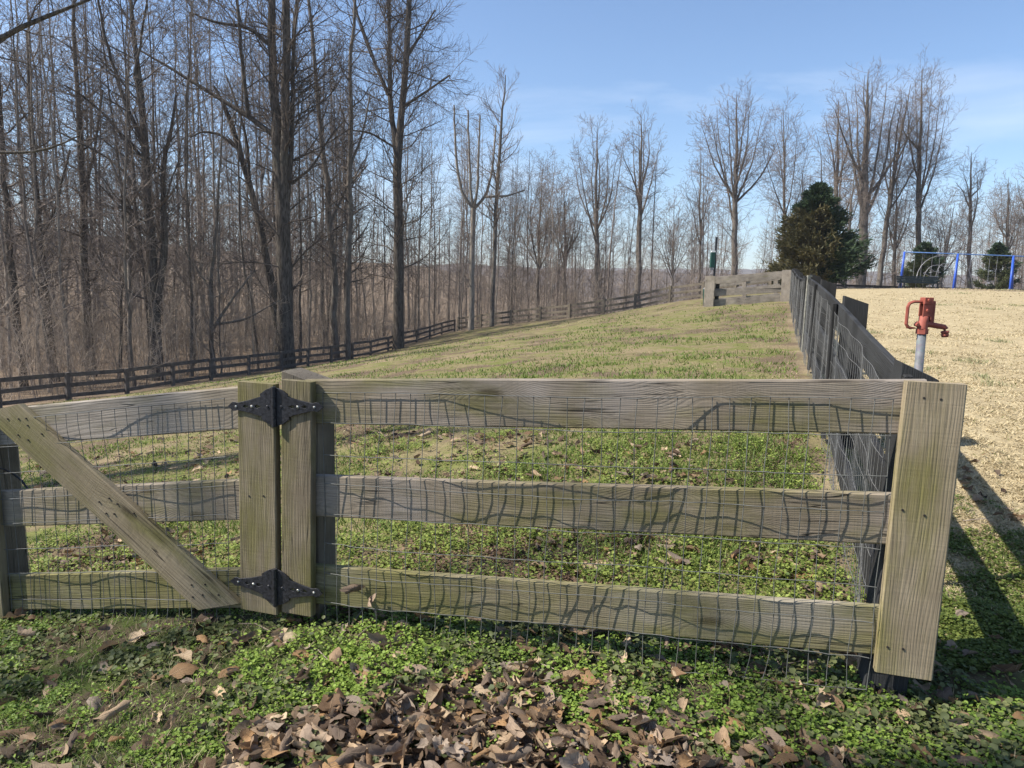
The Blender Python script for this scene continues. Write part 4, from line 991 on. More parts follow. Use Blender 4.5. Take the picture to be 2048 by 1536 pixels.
while cnt_tree < 205 and tries < 20000:
    tries += 1
    px = rngF.uniform(-260, 1330); Y = 27 + 75 * rngF.random() ** 1.25
    q = at(px, 700, Y); x, y = q[0], q[1]
    s = float(sd_wood(np.array([x]), np.array([y]))[0])
    if s < 1.2: continue
    if any((x - a) ** 2 + (y - b) ** 2 < 1.3 ** 2 for a, b in placed): continue
    if px > 1060 and rngF.random() < 0.45: continue
    placed.append((x, y))
    hz_ = HZ(x, y)
    # skyline falls from left to right
    ty = np.interp(px, [-300, 500, 640, 900, 960, 1100, 1330], [-200, -150, 60, 230, 260, 330, 420]) + rngF.uniform(-30, 90)
    want = at(px, ty, Y)[2] - hz_
    want = np.clip(want, 6, 30)
    if rngF.random() < 0.28: want = rngF.uniform(5, min(13, want))
    small = want < 13
    cand = [i for i in range(11) if (PRO[i][1] <= 17) == small] 
    i = cand[rngF.integers(len(cand))]; (tm, cm), h = PRO[i]
    sc = want / h; sc = float(np.clip(sc, 0.45, 1.35))
    kk = 2 if small else (1 if i in (3, 5, 8, 10) else 0)
    bark = [M['bark_dark'] if rngF.random() < .45 else M['bark_grey'], M['bark_pale'], M['bark_grey']][kk]
    tw = [M['twig_dark'], M['twig'], M['twig_pale']][kk] if rngF.random() < .6 else M['twig']
    n_, lb, gp = KIND[kk]
    FT.append((add_tree(n_, (x, y, hz_), tm, cm, bark, tw, lb, gp, rngF.uniform(0, 6.28), sc), kk, px, Y, s, sc * h)); cnt_tree += 1

rngH = np.random.default_rng(123)
for k_ in range(120):
    px = rngH.uniform(860, 2110); Y = rngH.uniform(72, 112); q = at(px, 560, Y); z = HZ(q[0], q[1])
    ty = np.interp(px, [860, 1130, 1350, 1500, 1750, 2100], [380, 400, 430, 400, 390, 430]) + rngH.uniform(-40, 70)
    want = float(np.clip(at(px, ty, Y)[2] - z, 5, 22)); i = [1, 4, 5, 7, 8, 9][rngH.integers(6)]; (tm, cm), h = PRO[i]
    add_tree('bare_tree', (q[0], q[1], z), tm, cm, M['bark_grey'], M['twig_pale'] if k_ % 2 else M['twig'], 'small bare tree in the hazy row behind the hilltop', 'small bare trees behind the hilltop', rngH.uniform(0, 6.28), want / h)
# trees close behind the fence are told apart by the fence posts they stand between
ORD = ['first', 'second', 'third', 'fourth', 'fifth', 'sixth', 'seventh', 'eighth', 'ninth', 'tenth', 'eleventh', 'twelfth', 'thirteenth', 'fourteenth', 'fifteenth', 'last']
bins = {}
for rec in FT:
    k = int(np.searchsorted([q[0] for q in LF_PX], rec[2]))
    if 0 < k < 16 and rec[4] < 16: bins.setdefault((k, rec[1]), []).append(rec)
WORD = ['slender tree', 'pale thin tree', 'short sapling']
for (k, kk), recs in bins.items():
    recs.sort(key=lambda r: r[3]); span = f'behind the fence between its {ORD[k - 1]} and {ORD[k]} posts'
    if len(recs) == 1: recs[0][0]['label'] = f'{WORD[kk]} close {span}'
    else:
        recs[0][0]['label'] = f'{WORD[kk]} standing nearest {span}'
        if len(recs) == 2: recs[1][0]['label'] = f'{WORD[kk]} standing farther {span}'
for rec in FT:
    if rec[2] > 908 and rec[4] < 16: rec[0]['label'] = ['slender bare tree behind the grey fence that crosses the hillside', 'pale thin tree behind the grey fence that crosses the hillside', 'leafless sapling behind the grey fence that crosses the hillside'][rec[1]]
    elif rec[4] >= 16 and 'posts' not in rec[0]['label']: rec[0]['label'] = ['slender bare tree deep in the crowded woods beyond the fences', 'pale thin straight tree deep in the crowded woods beyond the fences', 'short leafless sapling deep in the crowded woods beyond the fences'][rec[1]]
# far woods that read as one mass
def mass_tree(rng, x, y, z, h, acc, tw=26):
    P = np.array([[x, y, z - .3], [x + rng.normal(0, .2), y, z + h * .5], [x + rng.normal(0, .5), y + rng.normal(0, .3), z + h]])[None]
    P, R = resample(P[0], [h * .007, h * .005, h * .001], 4); P, R = P[None], R[None]
    acc.add(*tubes(P, R, 3))
    a, b = grow(rng, P, R, tw, .3, .99, h * .17, 46, .12, 3, .4, .018, wob=.15); acc.add(*tubes(a, b, 3))
    c_, d_ = grow(rng, a, b, 4, .2, 1, h * .08, 42, .1, 2, .6, .014); acc.add(*tubes(c_, d_, 3))
acc = Acc(); rngM = np.random.default_rng(5); k = 0
while k < 400:
    px = rngM.uniform(-500, 1420); Y = 62 + 130 * rngM.random() ** 1.3
    q = at(px, 600, Y)
    if q[0] > 14 and rngM.random() < .5: continue
    if sd_wood(q[:1], q[1:2])[0] < 8: continue
    mass_tree(rngM, q[0], q[1], float(H0(q[0], q[1])[0]), rngM.uniform(11, 21) * (0.72 if px > 900 else 1), acc, 17); k += 1
tag(acc.build('distant_woods', M['twig'], None, True), 'hazy mass of bare trees on the far side of the valley', 'woods', kind='stuff')
# brush along the edge of the woods
rngB = np.random.default_rng(8); n = 8200
pxb = rngB.uniform(-150, 1420, n); Yb = 24 + 75 * rngB.random(n) ** 1.15
pb = np.stack([(pxb - 1024) / FPX * Yb, Yb], 1); sdb = sd_wood(pb[:, 0], pb[:, 1]); pb = pb[(sdb > 0.4)]; n = len(pb)
hb = H(pb[:, 0], pb[:, 1]); Lb = rngB.uniform(0.6, 2.4, n) * rngB.choice([1, 1, 1.6, 2.8], n)
ar = rngB.uniform(0, 6.28, n); tl = rngB.uniform(0, .5, n)
d = nrm(np.stack([np.cos(ar) * tl, np.sin(ar) * tl, np.ones(n)], 1)); P = [np.stack([pb[:, 0], pb[:, 1], hb - .05], 1)]
for s_ in range(3):
    d = nrm(d + rngB.normal(0, .15, d.shape)); P.append(P[-1] + d * (Lb / 3)[:, None])
P = np.stack(P, 1); R = np.linspace(1, .35, 4)[None] * (rngB.uniform(.004, .010, n) * (.7 + pb[:, 1] / 80))[:, None]
acc = Acc(); acc.add(*tubes(P, R, 3))
a, b = grow(rngB, P, R, 4, .25, 1, Lb * .42, 50, .05, 2, .7, .004, wob=.2); acc.add(*tubes(a, b, 3))
ns_ = 430; q_ = at(0, 0, 1)
pxs = rngB.uniform(-120, 1250, ns_ * 3); Ys = 24 + 42 * rngB.random(ns_ * 3); xs_ = (pxs - 1024) / FPX * Ys; k_ = sd_wood(xs_, Ys); k_ = (k_ > .5) & (k_ < 16); xs_, ys_ = xs_[k_][:ns_], Ys[k_][:ns_]; ns_ = len(xs_)
hs_ = rngB.uniform(2.2, 6.5, ns_); d = nrm(np.stack([rngB.normal(0, .16, ns_), rngB.normal(0, .16, ns_), np.ones(ns_)], 1)); P = [np.stack([xs_, ys_, H(xs_, ys_) - .1], 1)]
for s_ in range(5):
    d = nrm(d + rngB.normal(0, .10, d.shape)); P.append(P[-1] + d * (hs_ / 5)[:, None])
P = np.stack(P, 1); R = np.linspace(1, .15, 6)[None] * (hs_ * .0048)[:, None]; acc.add(*tubes(P, R, 4))
a, b = grow(rngB, P, R, 11, .2, .98, hs_ * .26, 52, .09, 4, .5, .007, wob=.18); acc.add(*tubes(a, b, 3))
a, b = grow(rngB, a, b, 4, .2, 1, hs_.mean() * .11, 45, .06, 2, .6, .006); acc.add(*tubes(a, b, 3))
tag(acc.build('undergrowth', M['brush'], None, True), 'pale leafless brush and brambles along the edge of the woods', 'undergrowth', kind='stuff')

# ------------------------------------------------------------------ evergreens
def conifer(name, base, h, w, seed, cols, label, nl=120, ns=26, squat=1.0, tip=0.22):
    rng = np.random.default_rng(seed); t = empty(name, base, label, 'evergreen')
    a = Acc(); a.tube([V3((0, 0, -.2)) + base, V3((0.05, 0, h * .5)) + base, V3((0, 0, h * .97)) + base], [h * .022, h * .014, .01], 8); a.build('trunk', M['bark_grey'], t, True)
    V, Fc, C = [], [], []; acc = Acc()
    ft = rng.random(nl) ** 0.85; az = np.arange(nl) * 2.399 + rng.normal(0, .3, nl)
    for i in range(nl):
        f = ft[i]; z0 = h * (0.03 + .95 * f)
        rr = w * 1.12 * (1 - f) ** .78 * rng.uniform(.55, 1.2) * (0.72 + .28 * min(1, f * 7)) + .05
        d = np.array([math.cos(az[i]), math.sin(az[i]), 0]); n = 6
        q = np.array([d * rr * s + np.array([0, 0, z0 - .1 * rr * math.sin(s * 3) + .38 * rr * s * s * squat]) for s in np.linspace(0.02, 1, n)])
        acc.tube(q + base, np.linspace(.03, .008, n), 3)
        m = int(ns * (0.5 + rr / w)); s = rng.random(m) ** .6; p = np.stack([np.interp(s, np.linspace(0.02, 1, n), q[:, k]) for k in range(3)], 1)
        p = p + rng.normal(0, .055 * rr + .03, p.shape) * np.array([1, 1, .8])
        nb = 6
        for b in range(nb):
            dd = nrm(d[None] * 1.0 + np.array([0, 0, .45]) + rng.normal(0, .42, (m, 3))); L = rng.uniform(.5, 1.2, m)[:, None] * tip
            sd = nrm(np.cross(dd, rng.normal(0, 1, (m, 3)))) * L * .085
            V.append(np.stack([p - sd, p + dd * L * .6 + sd * 1.2, p + dd * L, p + dd * L * .5 - sd * 1.2], 1).reshape(-1, 3))
            k = rng.random(m); which = cols[0] if (math.cos(az[i] - 3.4) > 0.1 and len(cols) > 1 and f < .72) else cols[-1]
            cc = np.array(which[0]) * (1 - k)[:, None] + np.array(which[1]) * k[:, None]
            C.append(np.repeat(cc, 4, 0))
    V = np.concatenate(V); me = np_mesh('foliage', V, [np.arange(len(V)).reshape(-1, 4)]); vcol(me, np.concatenate(C))
    acc.build('limb', M['bark_grey'], t)['kind'] = 'stuff'
    f_ = obj('foliage', me, M['needle'], t); f_['kind'] = 'stuff'
    return t
jb = at(1622, 578, 43); jb[2] = HZ(jb[0], jb[1])
GRN = ((0.020, 0.042, 0.022), (0.055, 0.085, 0.035)); BRN = ((0.060, 0.060, 0.026), (0.125, 0.108, 0.048)); OLV = ((0.05, 0.065, 0.025), (0.10, 0.11, 0.045))
conifer('juniper', jb, 6.0, 2.65, 61, (BRN, GRN), 'large juniper, brownish on the left and dark green on the right', 260, 40, .75, .34)
for i, (x, yb, yt, hw, lab) in enumerate(((1842, 577, 487, 44, 'small dark evergreen behind the left bay of the swing set'), (1988, 582, 487, 40, 'small dark evergreen behind the right bay of the swing set'))):
    b = at(x, yb + 3, 54); b[2] = at(x, yb + 2, 54)[2]
    conifer('evergreen', b, (yb - yt) / FPX * 54, hw / FPX * 54, 63 + i, (OLV, GRN), lab, 110, 26, .8, .26)
lb = at(1560, 575, 47); lb[2] = HZ(lb[0], lb[1]); conifer('evergreen_shrub', lb, 1.6, 1.1, 67, (OLV, OLV), 'low olive evergreen shrub at the foot of the big juniper', 40, 20, .8, .22)

# ------------------------------------------------------------------ low vegetation
rv = np.random.default_rng(21)
def pick(n, px0, px1, py0, py1, zref=0.0):
    """random ground points with density even in the photograph's lower part: returns x,y on the ground"""
    px = rv.uniform(px0, px1, n); py = rv.uniform(py0, py1, n)
    d = CF[None] + CR[None] * ((px - PW / 2) / FPX)[:, None] + CU[None] * ((PH / 2 - py) / FPX)[:, None]
    k = np.full(n, (zref - CZ)) / d[:, 2]
    ok = k > 0
    x, y = d[:, 0] * k, d[:, 1] * k
    for _ in range(6):
        z = H0(x, y); k = (z - CZ) / d[:, 2]; k = np.where((k > 0) & (k < 70), k, 70); x, y = d[:, 0] * k, d[:, 1] * k
    return x[ok], y[ok]
def uni(n, x0, x1, y0, y1): return rv.uniform(x0, x1, n), rv.uniform(y0, y1, n)
def lerpc(c0, c1, t): return np.asarray(c0) * (1 - t)[:, None] + np.asarray(c1) * t[:, None]
def blades(x, y, hgt, wid, lean, col, name, mat, label, cat, bend=0.5):
    n = len(x); z = H(x, y) - 0.004; a = rv.uniform(0, 6.283, n); la = rv.uniform(0, 6.283, n)
    sd = np.stack([np.cos(a), np.sin(a), np.zeros(n)], 1) * (wid / 2)[:, None]
    ld = np.stack([np.cos(la) * lean, np.sin(la) * lean, np.ones(n)], 1); ld = nrm(ld)
    b = np.stack([x, y, z], 1); m = b + ld * (hgt * .55)[:, None]; t = m + nrm(ld + np.stack([np.cos(la) * lean, np.sin(la) * lean, -0.2 * np.ones(n)], 1) * bend) * (hgt * .45)[:, None]
    V = np.stack([b - sd, b + sd, m + sd * .75, m - sd * .75, t], 1).reshape(-1, 3)
    k = np.arange(n)[:, None] * 5
    me = np_mesh(name, V, [k + np.array([[0, 1, 2, 3]]), k + np.array([[3, 2, 4]])])
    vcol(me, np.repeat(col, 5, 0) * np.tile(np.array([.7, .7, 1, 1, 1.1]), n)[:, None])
    return tag(obj(name, me, mat), label, cat, kind='stuff')
GA, GB = (0.085, 0.15, 0.024), (0.21, 0.27, 0.06); DRY0, DRY1 = (0.42, 0.34, 0.20), (0.62, 0.52, 0.32); RED = (0.16, 0.10, 0.07)
def patch(x, y, s, o, a=.45, b=.6): return smooth(fbm(x, y, s, o, 4), a, b)

# --- pen lawn
X_, Y_ = [], []
x, y = pick(150000, -40, 1680, 640, 1240); X_.append(x); Y_.append(y)
x, y = pick(50000, -40, 1700, 600, 760); X_.append(x); Y_.append(y)
x, y = np.concatenate(X_), np.concatenate(Y_)
ok = (sd_side(x, y) < -0.12) & (sd_wood(x, y) < -0.2) & (sd_front(x, y) > 0.05) & (y < 48)
x, y = x[ok], y[ok]
g = patch(x, y, 0.8, 31, .40, .58); g2 = patch(x, y, 0.33, 33, .42, .6); bare = patch(x, y, .95, 62, .46, .60) * smooth(y, 14, 5); keep = rv.random(len(x)) < (0.22 + .55 * np.maximum(g, g2 * .8)) * (1 - .8 * bare); x, y, g, g2 = x[keep], y[keep], g[keep], g2[keep]
d = np.hypot(x, y); n = len(x)
isg = rv.random(n) < (.10 + .72 * np.clip(g * .7 + g2 * .5, 0, 1))
col = np.where(isg[:, None], lerpc(GA, GB, rv.random(n)), lerpc((.34, .27, .15), (.53, .43, .25), rv.random(n)))
red = (patch(x, y, 0.5, 37, .55, .65) * rv.random(n) > .45) & ~isg; col[red] = lerpc(RED, (.26, .17, .12), rv.random(red.sum()))
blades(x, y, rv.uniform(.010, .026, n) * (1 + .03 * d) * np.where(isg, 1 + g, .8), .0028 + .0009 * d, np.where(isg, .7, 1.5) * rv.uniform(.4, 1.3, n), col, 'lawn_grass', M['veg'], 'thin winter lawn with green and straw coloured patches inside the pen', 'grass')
# --- taller clumps in the pen
cx_, cy_ = pick(150, 560, 1640, 600, 1150); ok = (sd_side(cx_, cy_) < -.2) & (sd_front(cx_, cy_) > .1) & (sd_wood(cx_, cy_) < -1) & (fbm(cx_, cy_, .8, 31, 4) > .47); cx_, cy_ = cx_[ok], cy_[ok]
m = 70; x = np.repeat(cx_, m) + rv.normal(0, 1, len(cx_) * m) * np.repeat(.05 + .012 * cy_, m); y = np.repeat(cy_, m) + rv.normal(0, 1, len(cx_) * m) * np.repeat(.05 + .012 * cy_, m)
n = len(x); blades(x, y, rv.uniform(.03, .075, n) * (1 + .012 * y), .003 + .0007 * y, rv.uniform(.2, .8, n), lerpc((.10, .165, .032), (.20, .26, .065), rv.random(n)), 'grass_tufts', M['veg'], 'taller bright green grass tufts scattered over the pen lawn', 'grass')
# --- dry lawn right of the black fence
X_, Y_ = [], []
x, y = pick(70000, 1600, 2150, 585, 1250, .3); X_.append(x); Y_.append(y)
x, y = pick(30000, 1640, 2150, 576, 680, .5); X_.append(x); Y_.append(y)
x, y = uni(26000, 1.5, 6.5, 1.0, 9.0); X_.append(x); Y_.append(y)
x, y = np.concatenate(X_), np.concatenate(Y_); ok = (sd_side(x, y) > 0.16) & (y < 50) & (y > 1.75 + .25 * fbm(x, y, 2, 40)); x, y = x[ok], y[ok]; d = np.hypot(x, y); n = len(x)
edge = smooth(sd_side(x, y), .7, .15) * smooth(y, 7, 2.0); t = rv.random(n)
col = lerpc(DRY0, DRY1, t) * (0.82 + .36 * fbm(x, y, .7, 41))[:, None]; gg = rv.random(n) < edge * .55 + .025; col[gg] = lerpc((.10, .14, .03), (.2, .22, .06), rv.random(gg.sum()))
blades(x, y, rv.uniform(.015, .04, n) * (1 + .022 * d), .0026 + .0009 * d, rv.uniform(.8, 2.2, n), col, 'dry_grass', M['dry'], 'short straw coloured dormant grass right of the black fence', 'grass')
cx_, cy_ = pick(26, 1680, 2060, 590, 800, .5); m = 60; ok = sd_side(cx_, cy_) > .6; cx_, cy_ = cx_[ok], cy_[ok]
x = np.repeat(cx_, m) + rv.normal(0, 1, len(cx_) * m) * np.repeat(.03 + .006 * cy_, m); y = np.repeat(cy_, m) + rv.normal(0, 1, len(cx_) * m) * np.repeat(.03 + .006 * cy_, m); n = len(x)
blades(x, y, rv.uniform(.03, .065, n) * (1 + .02 * y), .003 + .0008 * y, rv.uniform(.2, .8, n), lerpc((.24, .25, .12), (.40, .38, .21), rv.random(n)), 'weed_tufts', M['veg'], 'small grey green weed tufts dotted over the dry lawn', 'weeds')

# --- chickweed and dead nettle: rosettes of small round leaves
def rosettes(x, y, rad, hgt, nleaf, lsize, c0, c1, name, label, cat, tone=None):
    n = len(x); z = H(x, y); N = n * nleaf
    bx = np.repeat(x, nleaf); by = np.repeat(y, nleaf); bz = np.repeat(z, nleaf); R = np.repeat(rad, nleaf); Hh = np.repeat(hgt, nleaf)
    a = rv.uniform(0, 6.283, N); r = np.sqrt(rv.random(N)) * R
    c = np.stack([bx + np.cos(a) * r, by + np.sin(a) * r, bz + Hh * (1 - .55 * (r / R) ** 2) * rv.uniform(.25, 1, N)], 1)
    out = np.stack([np.cos(a), np.sin(a), np.zeros(N)], 1)
    tilt = rv.normal(.35, .35, N); az = a + rv.normal(0, .8, N)
    f = np.stack([np.cos(az) * np.cos(tilt), np.sin(az) * np.cos(tilt), np.sin(tilt) * .6], 1); f = nrm(f)
    s = nrm(np.cross(f, nrm(np.array([0, 0, 1.0]) + rv.normal(0, .35, (N, 3))))); u_ = np.cross(s, f)
    L = (lsize * rv.uniform(.6, 1.35, N))[:, None]
    V = np.stack([c, c + f * L * .35 + s * L * .45 + u_ * L * .14, c + f * L * .85 + s * L * .36 + u_ * L * .08, c + f * L * 1.05 - u_ * L * .05, c + f * L * .85 - s * L * .36 + u_ * L * .08, c + f * L * .35 - s * L * .45 + u_ * L * .14], 1).reshape(-1, 3)
    k = np.arange(N)[:, None] * 6
    me = np_mesh(name, V, [k + np.array([[0, 1, 2, 3]]), k + np.array([[0, 3, 4, 5]])], True)
    t = np.clip(rv.random(N) * .6 + np.repeat(tone if tone is not None else rv.random(n), nleaf) * .5, 0, 1)
    col = lerpc(c0, c1, t); dead = rv.random(N) < .03; col[dead] = (.22, .17, .08)
    vcol(me, np.repeat(col, 6, 0))
    return tag(obj(name, me, M['veg']), label, cat, kind='stuff')
# leaf litter bed in the middle of the foreground
def litter_w(x, y):
    e = ((x - 0.06) / 0.64) ** 2 + ((y - 1.61) / 0.33) ** 2
    return smooth(1.25 - e + (fbm(x, y, 5, 51, 3) - .5) * 2.0, 0, .8)
x, y = pick(17500, -60, 2110, 1225, 1600); xe, ye = uni(1500, 1.5, 3.2, .9, 1.9); x, y = np.concatenate([x, xe]), np.concatenate([y, ye]); xe, ye = uni(1200, -3.2, -1.6, 1.0, 2.6); x, y = np.concatenate([x, xe]), np.concatenate([y, ye]); ok = (sd_front(x, y) < .22) & (y > .7); x, y = x[ok], y[ok]
w = patch(x, y, 2.3, 52, .48, .58) * (.30 + .65 * patch(x, y, 7, 53, .4, .55)); left = smooth(-x, .55, 1.2)
keep = rv.random(len(x)) < np.clip(w * (1 - .93 * litter_w(x, y)) * (1 - .35 * left) + .34 * smooth(np.abs(sd_front(x, y) + .15), .36, .12) * smooth(x, -1.0, -.4) * (.35 + .65 * patch(x, y, 5, 64, .38, .52)) + .06 * (1 - litter_w(x, y)), 0, 1); x, y = x[keep], y[keep]; n = len(x)
foot = smooth(np.abs(sd_front(x, y) + .13), .30, .08) * smooth(x, -1.1, -.5)
tone = np.clip(fbm(x, y, 3, 54) * 1.6 - .4, 0, 1)
rosettes(x, y, rv.uniform(.012, .030, n), rv.uniform(.008, .036, n) * (1 + 1.1 * foot * rv.random(n)), 11, .0092, (.045, .095, .015), (.30, .41, .075), 'chickweed', 'low bright green chickweed spreading in front of the fence', 'ground cover', tone)
x, y = pick(2600, -60, 2110, 1225, 1600); ok = (sd_front(x, y) < .2) & (y > .7); x, y = x[ok], y[ok]
keep = rv.random(len(x)) < (1 - .9 * litter_w(x, y)) * patch(x, y, 3.1, 71, .42, .56); x, y = x[keep], y[keep]; n = len(x)
rosettes(x, y, rv.uniform(.015, .032, n), rv.uniform(.015, .055, n), 8, .0165, (.055, .075, .03), (.17, .19, .075), 'dead_nettle', 'taller dull green dead nettle mixed through the chickweed', 'ground cover')
x, y = pick(19000, -60, 1780, 850, 1260); ok = (sd_front(x, y) > .04) & (sd_side(x, y) < .1) & (y < 7); x, y = x[ok], y[ok]
w = np.maximum(patch(x, y, 1.3, 56, .45, .56), smooth(-sd_side(x, y), .9, .1) * smooth(y, 6, 3)) ; keep = rv.random(len(x)) < w * .46 * (.25 + .7 * patch(x, y, 5, 60, .4, .55)) + .04; x, y = x[keep], y[keep]; n = len(x)
tone = np.clip(fbm(x, y, 2, 57) * 1.6 - .4, 0, 1)
rosettes(x, y, rv.uniform(.015, .035, n), rv.uniform(.010, .034, n), 9, .0105, (.075, .125, .022), (.31, .36, .08), 'ground_cover', 'green weeds carpeting the pen floor behind the fence', 'ground cover', tone)
x, y = pick(9000, -60, 1760, 850, 1230); ok = (sd_front(x, y) > .05) & (sd_side(x, y) < -.15) & (y < 8); x, y = x[ok], y[ok]
keep = rv.random(len(x)) < patch(x, y, 1.1, 74, .46, .57) * .85; x, y = x[keep], y[keep]; n = len(x)
rosettes(x, y, rv.uniform(.014, .030, n), rv.uniform(.008, .030, n), 8, .0115, (.11, .068, .05), (.30, .20, .13), 'dead_nettle', 'reddish brown low weeds in patches over the pen floor', 'ground cover')
cx_, cy_ = pick(420, 60, 1760, 850, 1230); ok = (sd_front(cx_, cy_) > .1) & (sd_side(cx_, cy_) < -.05) & (cy_ < 7); cx_, cy_ = cx_[ok], cy_[ok]; m = 12
x = np.repeat(cx_, m) + rv.normal(0, .05, len(cx_) * m); y = np.repeat(cy_, m) + rv.normal(0, .05, len(cx_) * m); n = len(x)
rosettes(x, y, rv.uniform(.015, .03, n), rv.uniform(.03, .075, n), 8, .012, (.06, .105, .02), (.34, .40, .09), 'ground_cover', 'taller clumps of bright weeds standing on the pen floor', 'ground cover')
x, y = pick(5000, 1850, 2110, 1000, 1340); ok = (sd_side(x, y) > .02); x, y = x[ok], y[ok]; keep = rv.random(len(x)) < patch(x, y, 2.2, 58, .42, .55) * smooth(sd_side(x, y), 1.1, .3); x, y = x[keep], y[keep]; n = len(x)
rosettes(x, y, rv.uniform(.015, .03, n), rv.uniform(.008, .03, n), 9, .010, (.06, .10, .02), (.2, .24, .055), 'ground_cover', 'green weeds growing outside the corner post', 'ground cover')
# sparse stubble in the foreground
x, y = pick(36000, -60, 2110, 1230, 1600); ok = (sd_front(x, y) < .1) & (y > .7) & (litter_w(x, y) < .5); x, y = x[ok], y[ok]
w = patch(x, y, 1.4, 59, .42, .6); dryw = np.maximum(smooth(-x, .2, .9) * smooth(1.75 - y, 0, .5), smooth(x, 1.0, 1.4)); keep = rv.random(len(x)) < .25 + .6 * w; x, y, dryw = x[keep], y[keep], dryw[keep]; n = len(x)
isd = rv.random(n) < .35 + .5 * dryw
col = np.where(isd[:, None], lerpc((.26, .21, .12), (.46, .39, .24), rv.random(n)), lerpc(GA, GB, rv.random(n)))
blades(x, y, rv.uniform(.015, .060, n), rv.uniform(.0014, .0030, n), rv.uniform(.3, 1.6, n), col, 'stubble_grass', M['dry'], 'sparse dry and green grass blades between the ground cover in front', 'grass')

# ------------------------------------------------------------------ fallen leaves
def leaf_mesh(seed, lobes, nA=26, rr=(.36, .7, 1.0)):
    rg = np.random.default_rng(seed); th = np.linspace(-math.pi, math.pi, nA, endpoint=False)
    if lobes: r = .52 + .30 * np.cos(th * lobes) ** 2 * (0.75 + .25 * np.cos(th)) + .13 * np.cos(th); r *= np.where(np.abs(th) > 2.7, .55, 1)
    else: r = np.sqrt(1 / ((np.cos(th) / 1.0) ** 2 + (np.sin(th) / .58) ** 2)); r = r * (1 + .10 * np.cos(th)) 
    r = r * (1 + rg.normal(0, .10, nA)); r = np.where(rg.random(nA) < .12, r * .72, r); rr = np.array(rr)
    U = np.concatenate([[[0, 0]]] + [np.stack([np.cos(th) * r * q, np.sin(th) * r * q], 1) for q in rr])
    a, b = rg.uniform(0, math.pi), rg.uniform(1.0, 3.6) * rg.choice([1, 1, -1]); c2, b2 = a + rg.uniform(.8, 2.2), rg.uniform(-1.1, 1.1)
    s1 = U[:, 0] * math.cos(a) + U[:, 1] * math.sin(a); s2 = U[:, 0] * math.cos(c2) + U[:, 1] * math.sin(c2)
    # roll the blade around an axis
    k = b; tang = np.where(abs(k) > .05, np.sin(k * s1) / k, s1); up = (1 - np.cos(k * s1)) / k
    n1 = -U[:, 0] * math.sin(a) + U[:, 1] * math.cos(a)
    X3 = tang * math.cos(a) - n1 * math.sin(a); Y3 = tang * math.sin(a) + n1 * math.cos(a)
    Z3 = up + b2 * .35 * s2 ** 2 + .10 * np.sin(U[:, 0] * 5 + rg.uniform(0, 6)) * np.cos(U[:, 1] * 6 + rg.uniform(0, 6)) + rg.normal(0, .025, len(U)) - .06 * np.exp(-(U[:, 1] / .08) ** 2)
    V = np.stack([X3, Y3, Z3], 1); V[:, 2] -= np.percentile(V[:, 2], 12)
    k0 = np.arange(nA); k1 = (k0 + 1) % nA
    T3 = np.stack([np.zeros(nA, int), 1 + k0, 1 + k1], 1); Q = np.concatenate([np.stack([1 + i * nA + k0, 1 + (i + 1) * nA + k0, 1 + (i + 1) * nA + k1, 1 + i * nA + k1], 1) for i in range(len(rr) - 1)])
    # stalk
    st = np.array([[-r[0] * .2 - .6, 0, V[:, 2].min() + .12], [-r[0] * .2 - .6, .03, V[:, 2].min() + .12], [-1.25, .02, V[:, 2].min() + .2]])
    return V, U, [T3, Q]
LV = [leaf_mesh(400 + i, [5, 0, 3, 0, 5, 3, 0, 0, 3, 5][i]) for i in range(10)]
LL = [leaf_mesh(500 + i, [5, 0, 3, 0, 5, 3, 0, 0, 3, 5][i], 15, (.5, 1.0)) for i in range(10)]
LCOL = [(0.177, 0.122, 0.081), (0.249, 0.174, 0.112), (0.311, 0.233, 0.156), (0.140, 0.090, 0.060), (0.373, 0.292, 0.199), (0.218, 0.139, 0.081), (0.291, 0.223, 0.168), (0.198, 0.148, 0.112), (0.342, 0.213, 0.108), (0.260, 0.213, 0.172)]
LCOL = [tuple(np.array(q) * f) for q, f in zip(LCOL, (.85, 1.15, 1.35, .6, 1.35, .85, 1.15, .8, 1.0, 1.2))]
LM = []
for i, (V, U, F) in enumerate(LV):
    me = np_mesh('fallen_leaf', V * .045, F, True); vcol(me, np.tile(np.array(LCOL[i]), (len(V), 1))); vvec(me, np.concatenate([U, U[:, :1] * 0], 1), 'Luv'); me.materials.append(M['leaf']); LM.append(me)
def rotm(n, tiltmax):
    a = rv.uniform(0, 6.283, n); t = rv.normal(0, tiltmax, n); b = rv.uniform(0, 6.283, n)
    return a, t, b
